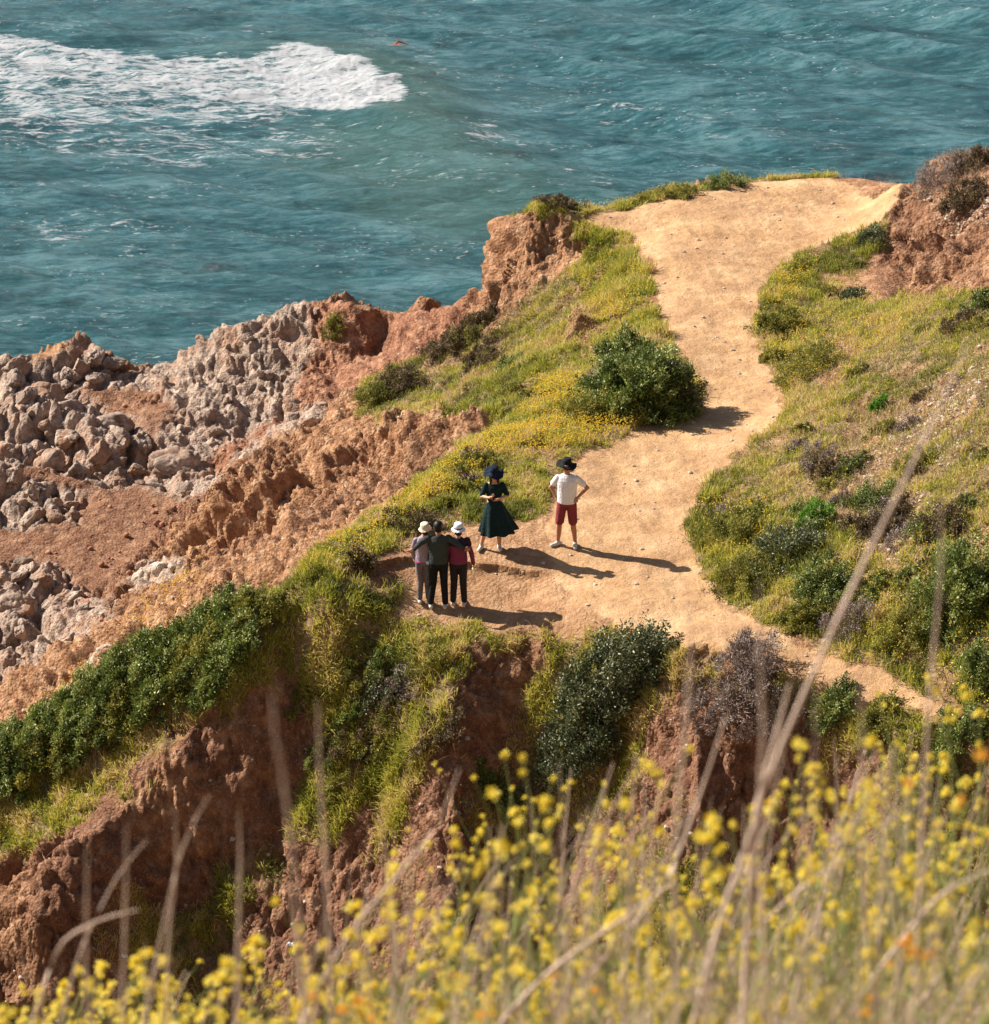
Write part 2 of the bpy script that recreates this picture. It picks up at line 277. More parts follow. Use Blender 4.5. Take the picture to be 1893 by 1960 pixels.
# ------------------------------------------------------------------ materials
class NT:
    def __init__(s, name):
        s.m = bpy.data.materials.new(name); s.m.use_nodes = True; s.t = s.m.node_tree; s.n = s.t.nodes; s.l = s.t.links
        s.b = s.n['Principled BSDF']; s.out = s.n['Material Output']
    def new(s, ty, **kw):
        n = s.n.new(ty)
        for k, v in kw.items(): setattr(n, k, v)
        return n
    def put(s, sock, v):
        if hasattr(v, 'is_output'): s.l.new(v, sock)
        elif v is not None: sock.default_value = v
    def attr(s, name): return s.new('ShaderNodeAttribute', attribute_name=name).outputs['Fac']
    def co(s, scale=(1, 1, 1)):
        g = s.new('ShaderNodeNewGeometry'); mp = s.new('ShaderNodeMapping'); mp.inputs['Scale'].default_value = scale
        s.l.new(g.outputs['Position'], mp.inputs['Vector']); return mp.outputs['Vector']
    def noise(s, scale, det=4, rough=.55, vec=None, dist=0):
        n = s.new('ShaderNodeTexNoise'); n.inputs['Scale'].default_value = scale; n.inputs['Detail'].default_value = det
        n.inputs['Roughness'].default_value = rough; n.inputs['Distortion'].default_value = dist
        s.l.new(vec or s.co(), n.inputs['Vector']); return n.outputs['Fac']
    def ramp(s, f, *st):
        r = s.new('ShaderNodeValToRGB'); e = r.color_ramp.elements
        while len(e) < len(st): e.new(.5)
        for q, (p, c) in zip(e, st): q.position = p; q.color = (c if hasattr(c, '__len__') else (c, c, c))[:3]+(1,) if hasattr(c, '__len__') else (c, c, c, 1)
        s.l.new(f, r.inputs[0]); return r.outputs[0]
    def mix(s, f, a, b, mode='MIX'):
        n = s.new('ShaderNodeMix', data_type='RGBA', blend_type=mode); s.put(n.inputs[0], f); s.put(n.inputs[6], a if hasattr(a, 'is_output') else a+(1,)); s.put(n.inputs[7], b if hasattr(b, 'is_output') else b+(1,))
        return n.outputs[2]
    def math(s, op, a, b=None, c=None, clamp=False):
        n = s.new('ShaderNodeMath', operation=op, use_clamp=clamp); s.put(n.inputs[0], a); s.put(n.inputs[1], b)
        if c is not None: s.put(n.inputs[2], c)
        return n.outputs[0]
    def bump(s, h, st=.5, d=.02, prev=None):
        n = s.new('ShaderNodeBump'); n.inputs['Strength'].default_value = st; n.inputs['Distance'].default_value = d; s.l.new(h, n.inputs['Height'])
        if prev: s.l.new(prev, n.inputs['Normal'])
        return n.outputs[0]
def simple(name, c, rough=.7, var=.15, scale=40, spec=.3, trans=0):
    t = NT(name); n = t.noise(scale, 3)
    col = t.mix(n, tuple(k*(1-var) for k in c), tuple(min(1, k*(1+var)) for k in c))
    t.l.new(col, t.b.inputs['Base Color']); t.b.inputs['Roughness'].default_value = rough; t.b.inputs['Specular IOR Level'].default_value = spec
    return t.m
def land_material():
    t = NT('land')
    n_big = t.noise(.55, 5, .6); n_mid = t.noise(2.6, 6, .65); n_fine = t.noise(16, 6, .7); n_gr = t.noise(70, 3, .6)
    # bare earth: tan to orange to brick red
    tan = t.ramp(n_mid, (.3, (.17, .075, .034)), (.5, (.35, .170, .080)), (.7, (.58, .36, .21)))
    red = t.ramp(n_mid, (.3, (.14, .060, .033)), (.52, (.20, .092, .050)), (.72, (.38, .215, .125)))
    rf = t.math('ADD', t.attr('red'), t.math('MULTIPLY_ADD', n_big, 1.0, -.5), clamp=True)
    earth = t.mix(rf, tan, red)
    # trodden path
    pc = t.ramp(t.noise(1.1, 7, .62), (.36, (.42, .235, .108)), (.52, (.58, .350, .170)), (.66, (.70, .465, .250)))
    pc = t.mix(t.math('MULTIPLY', t.ramp(n_fine, (.52, 0), (.68, 1)), .45), pc, (.40, .22, .11)); pc = t.mix(t.math('MULTIPLY', t.ramp(t.noise(.7, 6, .65, None, .6), (.47, 0), (.58, 1)), .45), pc, (.44, .255, .135)); pc = t.mix(t.math('MULTIPLY', t.ramp(t.noise(3.5, 6, .7, t.co((1.6, .6, 1)), .4), (.54, 0), (.66, 1)), .5), pc, (.38, .215, .115))
    col = t.mix(t.attr('path'), earth, pc)
    # grey rock
    rk = t.ramp(t.noise(3.2, 8, .7), (.33, (.13, .092, .072)), (.5, (.36, .268, .208)), (.68, (.64, .52, .41)))
    rk = t.mix(t.ramp(t.noise(.9, 5, .6), (.48, 0), (.66, .6)), rk, (.40, .21, .12))
    col = t.mix(t.attr('grey'), col, rk)
    ork = t.ramp(n_mid, (.3, (.13, .050, .028)), (.5, (.29, .125, .068)), (.7, (.48, .27, .165)))
    col = t.mix(t.attr('orock'), col, ork)
    # litter and moss under the plants
    gcol = t.ramp(n_fine, (.35, (.10, .085, .03)), (.52, (.20, .17, .06)), (.68, (.36, .26, .13)))
    col = t.mix(t.math('MULTIPLY', t.attr('veg'), .72, clamp=True), col, gcol)
    # beach gravel speckle
    col = t.mix(t.math('MULTIPLY', t.ramp(n_gr, (.56, 0), (.68, 1)), .30), col, (.20, .13, .09))
    col = t.mix(t.math('MULTIPLY', t.ramp(t.noise(45, 2), (.62, 0), (.7, 1)), .5), col, (.72, .58, .42))
    vo = t.new('ShaderNodeTexVoronoi'); vo.inputs['Scale'].default_value = 14; t.l.new(t.co(), vo.inputs['Vector'])
    hv = t.math('MULTIPLY', vo.outputs['Distance'], t.math('SUBTRACT', 1.0, t.math('ADD', t.attr('path'), t.attr('veg'), clamp=True)))
    col = t.mix(t.math('MULTIPLY', t.ramp(t.noise(7, 6, .7), (.5, 0), (.66, 1)), .38), col, t.mix(t.attr('red'), (.74, .50, .30), (.50, .28, .19)))
    t.l.new(col, t.b.inputs['Base Color']); t.b.inputs['Roughness'].default_value = .92; t.b.inputs['Specular IOR Level'].default_value = .15
    b = t.bump(t.noise(5, 8, .7), .75, .14); b = t.bump(n_fine, .6, .05, b); b = t.bump(n_gr, .5, .012, b); b = t.bump(hv, -.6, .05, b) if 0 else t.bump(t.math('MULTIPLY', hv, -1.0), .6, .06, b); t.l.new(b, t.b.inputs['Normal'])
    return t.m
LAND = land_material()
V = np.stack([VX, VY, VZ], -1).reshape(-1, 3)
catt = lambda a: .25*(a[:-1, :-1]+a[1:, :-1]+a[:-1, 1:]+a[1:, 1:])
ATT = dict(path=np.maximum(a_path, a_bare*.45), veg=np.clip(a_veg, 0, 1), grey=a_grey, orock=a_orock, red=np.maximum(a_red*(1-.6*a_beach), .8*a_beach))
fp = (catt(a_path) > .5)
fg = (catt(np.maximum(a_grey, a_orock)) > .5) & ~fp
fb = (catt(a_beach) > .5) & ~fp & ~fg
def sub(name, mask, **kw):
    F = grid_faces(mask); u, inv = np.unique(F, return_inverse=True)
    return mesh_np(name, V[u], inv.reshape(F.shape), {k: a.ravel()[u] for k, a in ATT.items()}, True, LAND)
tag(sub('ground', ~fp & ~fg & ~fb), kind='structure')
tag(sub('path', fp), kind='structure')
tag(sub('beach', fb), kind='structure')
tag(sub('rocky_terrain', fg), kind='structure')

# ------------------------------------------------------------------ sea
SEAZ = -8.0
sxl = lines([(-3000, -200, 400), (-200, -40, 8), (-40, -23, .5), (-23, 24, .085), (24, 40, .5), (40, 200, 8), (200, 3000, 400)])
syl = lines([(-400, 60, 40), (60, 74, 1), (74, 128, .10), (128, 150, .14), (150, 220, 2), (220, 600, 20), (600, 4500, 400)])
SX, SY = np.meshgrid(sxl, syl)
def sea_poly(s_, soft=.6, warp=.6):
    q = np.array([at_z(*p, SEAZ)[:2] for p in poly(s_)])
    m = (SX > q[:, 0].min()-2) & (SX < q[:, 0].max()+2) & (SY > q[:, 1].min()-2) & (SY < q[:, 1].max()+2)
    x = SX[m]; y = SY[m]; xw = x+warp*fbm(x*.9, y*.6, 0, 301, 4); yw = y+warp*1.3*fbm(x*.9, y*.6, 3, 305, 4)
    ins = np.zeros(x.shape, bool); dist = np.full(x.shape, 99.0)
    for k in range(len(q)):
        x1, y1 = q[k]; x2, y2 = q[(k+1) % len(q)]
        ins ^= ((y1 > yw) != (y2 > yw)) & (xw < (x2-x1)*(yw-y1)/((y2-y1) or 1e-9)+x1)
        L = (x2-x1)**2+(y2-y1)**2; t = np.clip(((xw-x1)*(x2-x1)+(yw-y1)*(y2-y1))/L, 0, 1)
        dist = np.minimum(dist, np.hypot(xw-x1-t*(x2-x1), yw-y1-t*(y2-y1)))
    out = np.zeros(SX.shape); out[m] = sstep(-soft, soft, np.where(ins, dist, -dist)); return out
fo = (.80+.18*sstep(-11, -7, SX))*sea_poly("-100 60;0 66;200 96;400 120;500 112;570 100;660 124;740 160;783 205;775 224;690 224;600 222;500 200;380 190;200 165;0 150;-100 150", .5, .5)
fo = np.maximum(fo, .66*sea_poly("-100 60;400 118;600 170;640 225;400 240;0 250;-100 250", .9, 1.0))
for s_, k in (("-100 240;300 240;700 235;650 300;300 330;-100 260", .48), ("690 60;800 80;900 125;880 140;760 110", .46), ("840 255;940 235;1010 250;980 285;870 285", .55), ("900 180;1100 190;1400 215;1650 290;1600 310;1300 260;1000 215", .34),
              ("1000 300;1200 330;1300 380;1150 370;1010 330", .36), ("0 420;330 420;380 460;0 480", .40), ("430 40;560 55;540 75;430 60", .45), ("640 300;1000 330;950 380;640 340", .36), ("0 340;500 350;500 380;0 370", .32)):
    fo = np.maximum(fo, k*sea_poly(s_, 1.2, 1.2))
inn = (np.abs(SX) < 45) & (SY > 62) & (SY < 200)
x, y = SX[inn], SY[inn]; h = np.zeros(x.shape); hx = np.zeros(x.shape); rr = np.random.RandomState(9)
wxx = x+1.3*vn(x*.12, y*.12, 0, 311)+.15*vn(x*.5, y*.5, 0, 313); wyy = y+1.3*vn(x*.12, y*.12, 4, 312)+.15*vn(x*.5, y*.5, 3, 314)
for k in range(64):
    lam = .5*(8.0)**(rr.rand()**1.3); an = rr.randn()*.34-1.72 ; kx, ky = math.cos(an)*2*math.pi/lam, math.sin(an)*2*math.pi/lam
    ph = kx*wxx+ky*wyy+rr.rand()*6.28; A = .0115*lam**.8*(.5+rr.rand())
    g = np.clip(.7+.8*vn(x*.21+k, y*.17, k*1.7, 320), .1, 1.6)
    h += A*g*np.sin(ph); hx += A*g*np.cos(ph)*.7*kx/np.hypot(kx, ky)
sw = sstep(-6, 8, x)*sstep(88, 100, y)
ph = (-.62*x-.78*y)*2*math.pi/4.6 + 2.2*vn(x*.06, y*.06, 0, 330)
SWELL = sw*.21*(np.exp(1.6*np.sin(ph))/2.2-.6)*np.clip(.8+vn(x*.15, y*.2, 2, 331), .1, 1.2)
# the breaking wave and its green shoulder
cr = [at_z(*p, SEAZ)[:2] for p in ((300, 112), (450, 112), (570, 100), (660, 124), (740, 160), (783, 208), (850, 290), (980, 350), (1150, 400))]
bd = np.full(x.shape, 99.0); hump = np.zeros(x.shape)
for k in range(len(cr)-1):
    (x1, y1), (x2, y2) = cr[k], cr[k+1]; L = (x2-x1)**2+(y2-y1)**2; t = np.clip(((x-x1)*(x2-x1)+(y-y1)*(y2-y1))/L, 0, 1)
    dd = np.hypot(x-x1-t*(x2-x1), y-y1-t*(y2-y1)); bd = np.minimum(bd, dd)
    hump = np.maximum(hump, np.interp(k+t, [0, 1, 3, 4.5, 5.2, 6.2, 8], [.1, .35, .7, .95, .85, .65, .35])*np.exp(-(dd/2.3)**2))
h += SWELL*(1-np.exp(-(bd/5.0)**2)) + .8*hump
f_ = fo[inn]
h += sstep(.5, .9, f_)*(.05*ridged(x*1.6, y*1.3, 0, 340, 4)+.05*fbm(x*6, y*6, 0, 344, 3))
SZ = np.full(SX.shape, SEAZ); SXX = SX.copy(); SZ[inn] += h; SXX[inn] += hx
grn = np.zeros(SX.shape); grn[inn] = np.clip(hump*1.3, 0, 1)
grn = np.maximum(grn, .8*sea_poly("640 230;800 230;1000 330;1150 420;1000 500;700 420;500 300", 2.5, 1.5))
def sea_material():
    t = NT('sea_water'); st = t.co((.8, 2.1, 1)); st2 = t.co((.42, 2.1, 1))
    n1 = t.math('MULTIPLY_ADD', t.noise(.25, 3, .5, st), .35, t.math('MULTIPLY', t.noise(2.6, 9, .78, t.co((.42, 1.9, 1)), .2), .65))
    base = t.ramp(n1, (.41, (.018, .105, .130)), (.5, (.060, .215, .245)), (.59, (.19, .41, .45)))  # pale streaks are sky-sheen highlights on the ripples, painted into the water colour
    base = t.mix(t.math('MULTIPLY', t.attr('green'), .5), base, (.15, .27, .20))
    t.b.inputs['Roughness'].default_value = .13; t.b.inputs['IOR'].default_value = 1.5
    fn = t.noise(1.9, 8, .72, st2, .3)
    fine = t.noise(7, 6, .75, st2); spk = t.ramp(t.math('MULTIPLY', t.noise(6.5, 2, .5, t.co((.6, 2.0, 1))), t.ramp(t.noise(.3, 3, .5, st), (.35, .8), (.7, 1.05))), (.66, 0), (.70, 1))
    fnn = t.math('MULTIPLY_ADD', fine, .9, t.math('MULTIPLY_ADD', fn, 1.5, -.70))
    th = t.math('ADD', fnn, t.math('MULTIPLY', t.attr('foam'), .52))
    fm = t.math('MAXIMUM', t.ramp(th, (.80, 0), (.96, 1)), t.math('MULTIPLY', spk, .8))
    col = t.mix(fm, base, (.88, .90, .92))
    t.l.new(col, t.b.inputs['Base Color'])
    t.l.new(t.math('MULTIPLY_ADD', fm, .7, .13), t.b.inputs['Roughness'])
    b = t.bump(t.noise(1.3, 9, .74, t.co((.5, 2.3, 1)), .3), 1.0, .15); b = t.bump(t.noise(4.6, 7, .80, t.co((.5, 1.9, 1))), 1.0, .40, b); b = t.bump(fm, .5, .05, b)
    t.l.new(b, t.b.inputs['Normal']); return t.m
idx = np.arange(SX.size).reshape(SX.shape)
F = np.stack([idx[:-1, :-1], idx[:-1, 1:], idx[1:, 1:], idx[1:, :-1]], -1).reshape(-1, 4)
tag(mesh_np('sea', np.stack([SXX, SY, SZ], -1).reshape(-1, 3), F, dict(foam=fo, green=grn), True, sea_material()), kind='structure')

# ------------------------------------------------------------------ plants on the land
AREA = np.zeros((NY-1, NX-1))
e1 = np.stack([VX[:-1, 1:]-VX[:-1, :-1], VY[:-1, 1:]-VY[:-1, :-1], VZ[:-1, 1:]-VZ[:-1, :-1]], -1)
e2 = np.stack([VX[1:, :-1]-VX[:-1, :-1], VY[1:, :-1]-VY[:-1, :-1], VZ[1:, :-1]-VZ[:-1, :-1]], -1)
nrm = np.cross(e1, e2); AREA = np.linalg.norm(nrm, axis=-1); NRM = nrm/np.maximum(AREA, 1e-9)[..., None]
vis = catt(((GX > -13) & (GX < 14.5) & (GY > 42.5) & (GY < 81.5)).astype(float)) > .9
def scatter(dens, n):
    """n points on the land, chosen by density x area"""
    W = (catt(dens) if dens.shape == GX.shape else dens)*AREA*vis; W = np.maximum(W, 0).ravel(); c = np.cumsum(W)
    k = np.searchsorted(c, RS.rand(n)*c[-1]); j, i = np.divmod(k, NX-1); a = RS.rand(n)[:, None]; b = RS.rand(n)[:, None]
    Vg = np.stack([VX, VY, VZ], -1)
    p = (Vg[j, i]*(1-a)+Vg[j, i+1]*a)*(1-b)+(Vg[j+1, i]*(1-a)+Vg[j+1, i+1]*a)*b
    return p, NRM[j, i], (j, i)
def blades(p, n, L, W, lean=.35, tint=None):
    """grass blades: a quad and a tip each"""
    N = len(p); up = n*.45+np.array([0, 0, 1.0]); up += RS.randn(N, 3)*lean; up /= np.linalg.norm(up, axis=1)[:, None]
    s = RS.randn(N, 3); s -= (s*up).sum(1)[:, None]*up; s /= np.linalg.norm(s, axis=1)[:, None]; b = np.cross(up, s)
    L = L[:, None]; W = W[:, None]*.5; bend = b*(.15+.35*RS.rand(N, 1))*L
    v = np.stack([p-s*W-up*.02, p+s*W-up*.02, p+up*L*.55+s*W*.8+bend*.3, p+up*L*.55-s*W*.8+bend*.3, p+up*L+bend-np.array([0, 0, .15])*L], 1)
    base = np.arange(N)[:, None]*5
    F = np.concatenate([base+np.array([[0, 1, 2]]), base+np.array([[0, 2, 3]]), base+np.array([[3, 2, 4]])], 0)
    hh = np.tile(np.array([0, 0, .55, .55, 1.0]), N)
    return v.reshape(-1, 3), F, dict(tint=np.repeat(tint if tint is not None else RS.rand(N), 5), tip=hh)
def leafmat(name, stops, tipcol=None, trans=.35, rough=.6, spec=.3):
    t = NT(name); c = t.ramp(t.attr('tint'), *stops)
    if tipcol: c = t.mix(t.math('MULTIPLY', t.attr('tip'), tipcol[1]), c, tipcol[0])
    t.l.new(c, t.b.inputs['Base Color']); t.b.inputs['Roughness'].default_value = rough; t.b.inputs['Specular IOR Level'].default_value = spec
    tr = t.new('ShaderNodeBsdfTranslucent'); t.l.new(c, tr.inputs['Color']); mx = t.new('ShaderNodeMixShader'); mx.inputs[0].default_value = trans
    t.l.new(t.b.outputs[0], mx.inputs[1]); t.l.new(tr.outputs[0], mx.inputs[2]); t.l.new(mx.outputs[0], t.out.inputs['Surface'])
    return t.m
M_GRASS = leafmat('grass_blades', ((0, (.055, .085, .008)), (.3, (.17, .21, .018)), (.55, (.38, .39, .035)), (.8, (.60, .53, .09)), (1, (.62, .46, .22))), ((.55, .47, .12), .35), .4)
M_DRY = leafmat('dry_grass_blades', ((0, (.16, .10, .06)), (.5, (.36, .26, .17)), (1, (.55, .44, .30))), None, .3)
M_PETAL = leafmat('small_petals', ((0, (.72, .42, .02)), (.6, (.86, .62, .05)), (1, (.90, .75, .16))), None, .3)
dry = np.zeros(GX.shape)
for q, k in ((poly("1500 560;1893 560;1990 700;1990 1100;1640 1120;1400 1000;1520 800"), .52), (poly("1640 760;1893 700;1990 800;1893 960;1700 960;1560 1000;1480 980;1560 850"), .85), (poly("1380 880;1560 800;1660 760;1700 700;1893 640;1893 700;1640 780;1500 950;1420 960"), .6),
             (poly("1500 1130;1680 1120;1700 1210;1560 1220"), .6), (poly("1330 1270;1560 1310;1560 1400;1400 1440;1330 1340"), .8), (poly("1740 300;1893 270;1893 400;1780 420"), .8),
             (poly("900 620;1100 530;1130 620;900 780;740 800;760 720"), .45), (poly("880 640;700 740;640 760;760 700;880 620"), .5)):
    dry = np.maximum(dry, k*smask(q, .4, .6))
lush = np.maximum.reduce([smask(poly(s_), .4, .5) for s_ in ("540 1110;760 1110;760 1180;560 1300;480 1400;430 1400;520 1260", "560 1290;860 1230;860 1440;700 1600;560 1600", "1100 440;1250 470;1268 640;1150 640", "1320 960;1500 960;1700 1200;1893 1100;1893 1400;1340 1100")])
fine_t = fbm(GX*.45, GY*.45, 0, 130, 3); gpatch = fbm(GX*.8, GY*.8, 0, 120, 4); gp2 = fbm(GX*3, GY*3, 0, 125, 3)
gden = np.clip(.62+1.5*fbm(GX*4.2, GY*4.2, 0, 126, 3), .06, 1.4)*np.clip(a_veg, 0, 1)**1.2*(1-.85*dry)*(1-.6*np.clip(a_path, 0, 1))
def gi(a, ji): return a[ji[0], ji[1]]
n = 300000; p, nn_, ji = scatter(gden, n)
hgt = (.08+.13*RS.rand(n))*(1+.9*np.clip(gi(gpatch, ji), -.6, 1)+.8*gi(gp2, ji))*(1+.5*gi(lush, ji))*(1-.45*gi(a_bare, ji))
tint = np.clip(.50+.75*gi(gpatch, ji)*0+.75*gi(gp2, ji)-.75*gi(fine_t, ji)-.10*gi(lush, ji)+RS.randn(n)*.17, 0, 1)
v, F, A = blades(p, nn_, hgt, .010+.010*RS.rand(n), .42, tint)
tag(mesh_np('grass', v, F, A, False, M_GRASS), 'short green and yellowing grass covering the slopes beside the dirt path', 'grass', kind='stuff')
n = 70000; p, nn_, ji = scatter(np.clip(np.maximum(dry*1.2, .18*a_veg+.04*(slope < .25)*(a_path < .2)*(GZ > -5)), 0, 1)*(1-a_path)*(1-.7*a_bare)*(GZ > -6), n)
v, F, A = blades(p, nn_, .08+.24*RS.rand(n)**2, .006+.007*RS.rand(n), .75)
tag(mesh_np('dry_grass', v, F, A, False, M_DRY), 'straw coloured dry grass and dead twigs on the upper hillside', 'dry grass', kind='stuff')
# wildflowers
fl = np.maximum.reduce([k*smask(poly(s_), .3, .5) for s_, k in (
    ("560 1115;700 1020;800 940;900 870;1060 770;1100 780;1080 860;960 880;880 940;760 1000;640 1090", 1.6), ("1040 740;1130 730;1190 800;1330 800;1150 860;1000 880;1000 800", 1.3),
    ("1110 470;1240 520;1268 640;1150 640;1110 560", .6), ("1455 520;1560 500;1530 580;1480 590", .6), ("1470 600;1640 620;1800 600;1600 720;1500 760", .35),
    ("1330 960;1500 960;1500 1080;1350 1080", .55), ("1640 1100;1893 1050;1893 1400;1700 1300", .5), ("1020 385;1600 330;1600 345;1250 380;1110 412", .35), ("400 1150;200 1300;0 1440;-20 1410;200 1270;380 1140", .9))])
n = 16000; p, nn_, ji = scatter(np.clip(fl*np.clip(a_veg+.3, 0, 1)*(1-a_path)*(.4+1.2*np.clip(fbm(GX*2, GY*2, 0, 141, 3)+.2, 0, 1))+.012*a_veg, 0, 2), n)
p = p+nn_*.02+np.array([0, 0, 1.0])*(.10+.14*RS.rand(n, 1)); N = n
d1 = RS.randn(N, 3); d1[:, 2] *= .35; d1 /= np.linalg.norm(d1, axis=1)[:, None]; d2 = np.cross(d1, np.array([0, 0, 1.])+.5*RS.randn(N, 3)); d2 /= np.linalg.norm(d2, axis=1)[:, None]
r_ = (.011+.009*RS.rand(N, 1)); v = np.stack([p-d1*r_, p+d2*r_, p+d1*r_, p-d2*r_, p+np.cross(d1, d2)*r_*.8], 1).reshape(-1, 3); b_ = np.arange(N)[:, None]*5
F = np.concatenate([b_+np.array([[0, 1, 4]]), b_+np.array([[1, 2, 4]]), b_+np.array([[2, 3, 4]]), b_+np.array([[3, 0, 4]])], 0)
tag(mesh_np('wildflowers', v, F, dict(tint=np.repeat(RS.rand(N), 5)), False, M_PETAL), 'tiny yellow wildflowers scattered along the crest and slopes', 'wildflowers', kind='stuff')
# stones of the scree
def rock_mesh(name, seed, sub=3, rough=1.0):
    import bmesh
    bm = bmesh.new(); bmesh.ops.create_icosphere(bm, subdivisions=sub, radius=1)
    me = bpy.data.meshes.new(name); bm.to_mesh(me); bm.free()
    c = np.empty(len(me.vertices)*3, np.float32); me.vertices.foreach_get('co', c); c = c.reshape(-1, 3).astype(float)
    rs = np.random.RandomState(seed)
    for _ in range(16):      # chip flat facets off
        nv = rs.randn(3); nv /= np.linalg.norm(nv); dd = c @ nv; lim = .55+.28*rs.rand(); ov = np.maximum(dd-lim, 0); c -= ov[:, None]*nv*.85
    w_a, w_b, w_c = worley(c[:, 0]*1.6+seed, c[:, 1]*1.6, c[:, 2]*1.6, seed); r = 1+rough*(.10*w_c-.16*np.exp(-(w_b-w_a)/.06)+.04*fbm(c[:, 0]*7, c[:, 1]*7, c[:, 2]*7+seed, seed, 3)+.16*fbm(c[:, 0]*1.4+seed, c[:, 1]*1.4, c[:, 2]*1.4, seed, 3)+.10*ridged(c[:, 0]*2.3, c[:, 1]*2.3, c[:, 2]*2.3+seed, seed+5, 4))
    c = c*r[:, None]*np.array([1, .8+.3*rs.rand(), .62+.25*rs.rand()])
    me.vertices.foreach_set('co', c.astype(np.float32).ravel()); me.polygons.foreach_set('use_smooth', np.full(len(me.polygons), True)); me.update()
    return me
def rock_material(name, lo, mid, hi, stain=(.40, .20, .10), amt=.6):
    t = NT(name); o = t.new('ShaderNodeTexCoord').outputs['Object']; info = t.new('ShaderNodeObjectInfo').outputs['Random']
    n = t.noise(2.2, 8, .7, t.co((1.6, 1.6, 1.6))); c = t.ramp(n, (.33, lo), (.5, mid), (.68, hi))
    c = t.mix(t.ramp(t.noise(.8, 5, .6), (.48, 0), (.64, amt)), c, stain)
    c = t.mix(t.math('MULTIPLY', info, .35), c, tuple(k*.6 for k in mid))
    t.l.new(c, t.b.inputs['Base Color']); t.b.inputs['Roughness'].default_value = .9; t.b.inputs['Specular IOR Level'].default_value = .2
    b = t.bump(t.noise(6, 7, .7), .7, .08); b = t.bump(t.noise(30, 4, .7), .4, .015, b); t.l.new(b, t.b.inputs['Normal']); return t.m
M_GREY = rock_material('grey_boulder', (.13, .095, .075), (.33, .245, .19), (.62, .50, .39), (.40,.21,.11), .75)
M_RUST = rock_material('rusty_boulder', (.20, .075, .045), (.40, .19, .115), (.56, .34, .23))
M_PALE = rock_material('pale_stone', (.35, .27, .20), (.55, .45, .34), (.74, .66, .55), amt=.3)
def ground_at(x, y):
    i = int(np.clip(np.searchsorted(gx, x)-1, 0, NX-2)); j = int(np.clip(np.searchsorted(gy, y)-1, 0, NY-2))
    return float(VZ[j:j+2, i:i+2].mean())
def cast2(u, v):
    d = ray(u, v); X0 = cast(u, v); t0 = X0[1]/d[1]
    for t in np.arange(t0-1.6, t0+4, .03):
        if CAMZ+d[2]*t < ground_at(d[0]*t, d[1]*t): break
    else: return X0
    return np.array([d[0]*t, d[1]*t, CAMZ+d[2]*t])
protos = [rock_mesh('boulder', 40+k, 5) for k in range(9)]
small = [rock_mesh('stone', 90+k, 2) for k in range(5)]
def rock(name, meshes, x, y, size, mat, label, cat, group, sink=.3, sx=1.0):
    me0 = meshes[RS.randint(len(meshes))]; key = me0.name+mat.name
    me = rock.cache.get(key)
    if me is None: me = me0.copy(); me.name = name; me.materials.append(mat); rock.cache[key] = me
    o = bpy.data.objects.new(name, me); COL.objects.link(o)
    o.location = (x, y, ground_at(x, y)+size*(.5-sink)); o.scale = (size*.55*sx, size*.5, size*(.5+.15*RS.rand()))
    o.rotation_euler = (RS.randn()*.25, RS.randn()*.25, RS.rand()*6.28); return tag(o, label, cat, group)
rock.cache = {}
BL = """160 430 140;265 480 100;100 470 90;140 350 100;60 310 80;390 520 170;240 570 110;370 640 110;180 640 120;100 590 100;440 580 120;520 600 90;290 700 90;360 690 70;440 740 60;30 600 100;60 390 90;20 480 90;340 250 100;300 285 80;420 300 75;480 305 60;350 335 70;240 310 60
30 790 90;130 870 90;200 880 70;260 810 60;60 745 70;120 800 80;270 870 60;40 880 80;560 740 120;640 700 150;500 700 80;700 500 90;790 580 150;730 640 110;600 610 90;260 1190 100;200 1220 80;330 1200 70;300 1250 70;140 1230 90;60 1230 110;30 1100 100;90 1070 90;160 1130 100
690 330 110;760 300 100;830 250 110;900 210 100;980 160 110;1060 120 120;1140 110 90;880 300 120;960 350 110;820 380 110;720 420 100;900 430 120;1010 440 100;860 500 100;950 520 90;760 480 80;1000 260 120;640 400 80;660 570 100"""
zone = lambda u, v: ('at the waterside tip' if v < 720 and u < 300 else 'in the left boulder heap' if u < 310 and v < 1010 else 'in the shore rocks at lower left' if v > 1010 else 'on the grey headland outcrop')
for t_ in BL.replace('\n', ';').split(';'):
    zx, zy, wd = map(float, t_.split()); u, v = zx*.521, 534+zy*.521; c = cast(u, v)
    sz = wd*.521/5820*math.hypot(c[1], CAMZ-c[2])*.95
    big = wd >= 120
    rock('boulder', protos, c[0], c[1]-.1, sz, M_RUST if (zx > 940 and zy < 400) or (zx > 320 and zy > 1190) else M_GREY,
         ('large ' if big else '')+'weathered grey brown boulder '+zone(u, v), 'boulder', 'boulders '+zone(u, v), .50, 1.2) if not (zx > 590 and zy < 700) else None
p, nn_, ji = scatter(np.clip(a_grey, 0, 1)*(GZ < -4), 100)
for c in p: 
    rock('boulder', protos, c[0], c[1], .22+.4*RS.rand()**2, M_GREY, 'small grey rock wedged between the shore boulders', 'boulder', 'small rocks among the shore boulders', .3)
for u, v, wd in ((303, 1093, 32), (275, 1108, 34), (262, 1125, 30), (330, 1085, 16), (200, 1255, 40), (215, 1240, 26), (180, 1268, 26)):
    c = cast(u, v); rock('stone', protos, c[0], c[1], wd/5820*math.hypot(c[1], CAMZ-c[2])*1.2, M_PALE, 'pale stone at the foot of the orange earth slope', 'stone', 'pale stones at the foot of the slope', .35)
p, nn_, ji = scatter((GZ < -6.5)*(GY > 58)*(a_grey < .3)*(.2+sstep(.0, .5, fbm(GX*.8, GY*.8, 0, 160, 3))), 60)
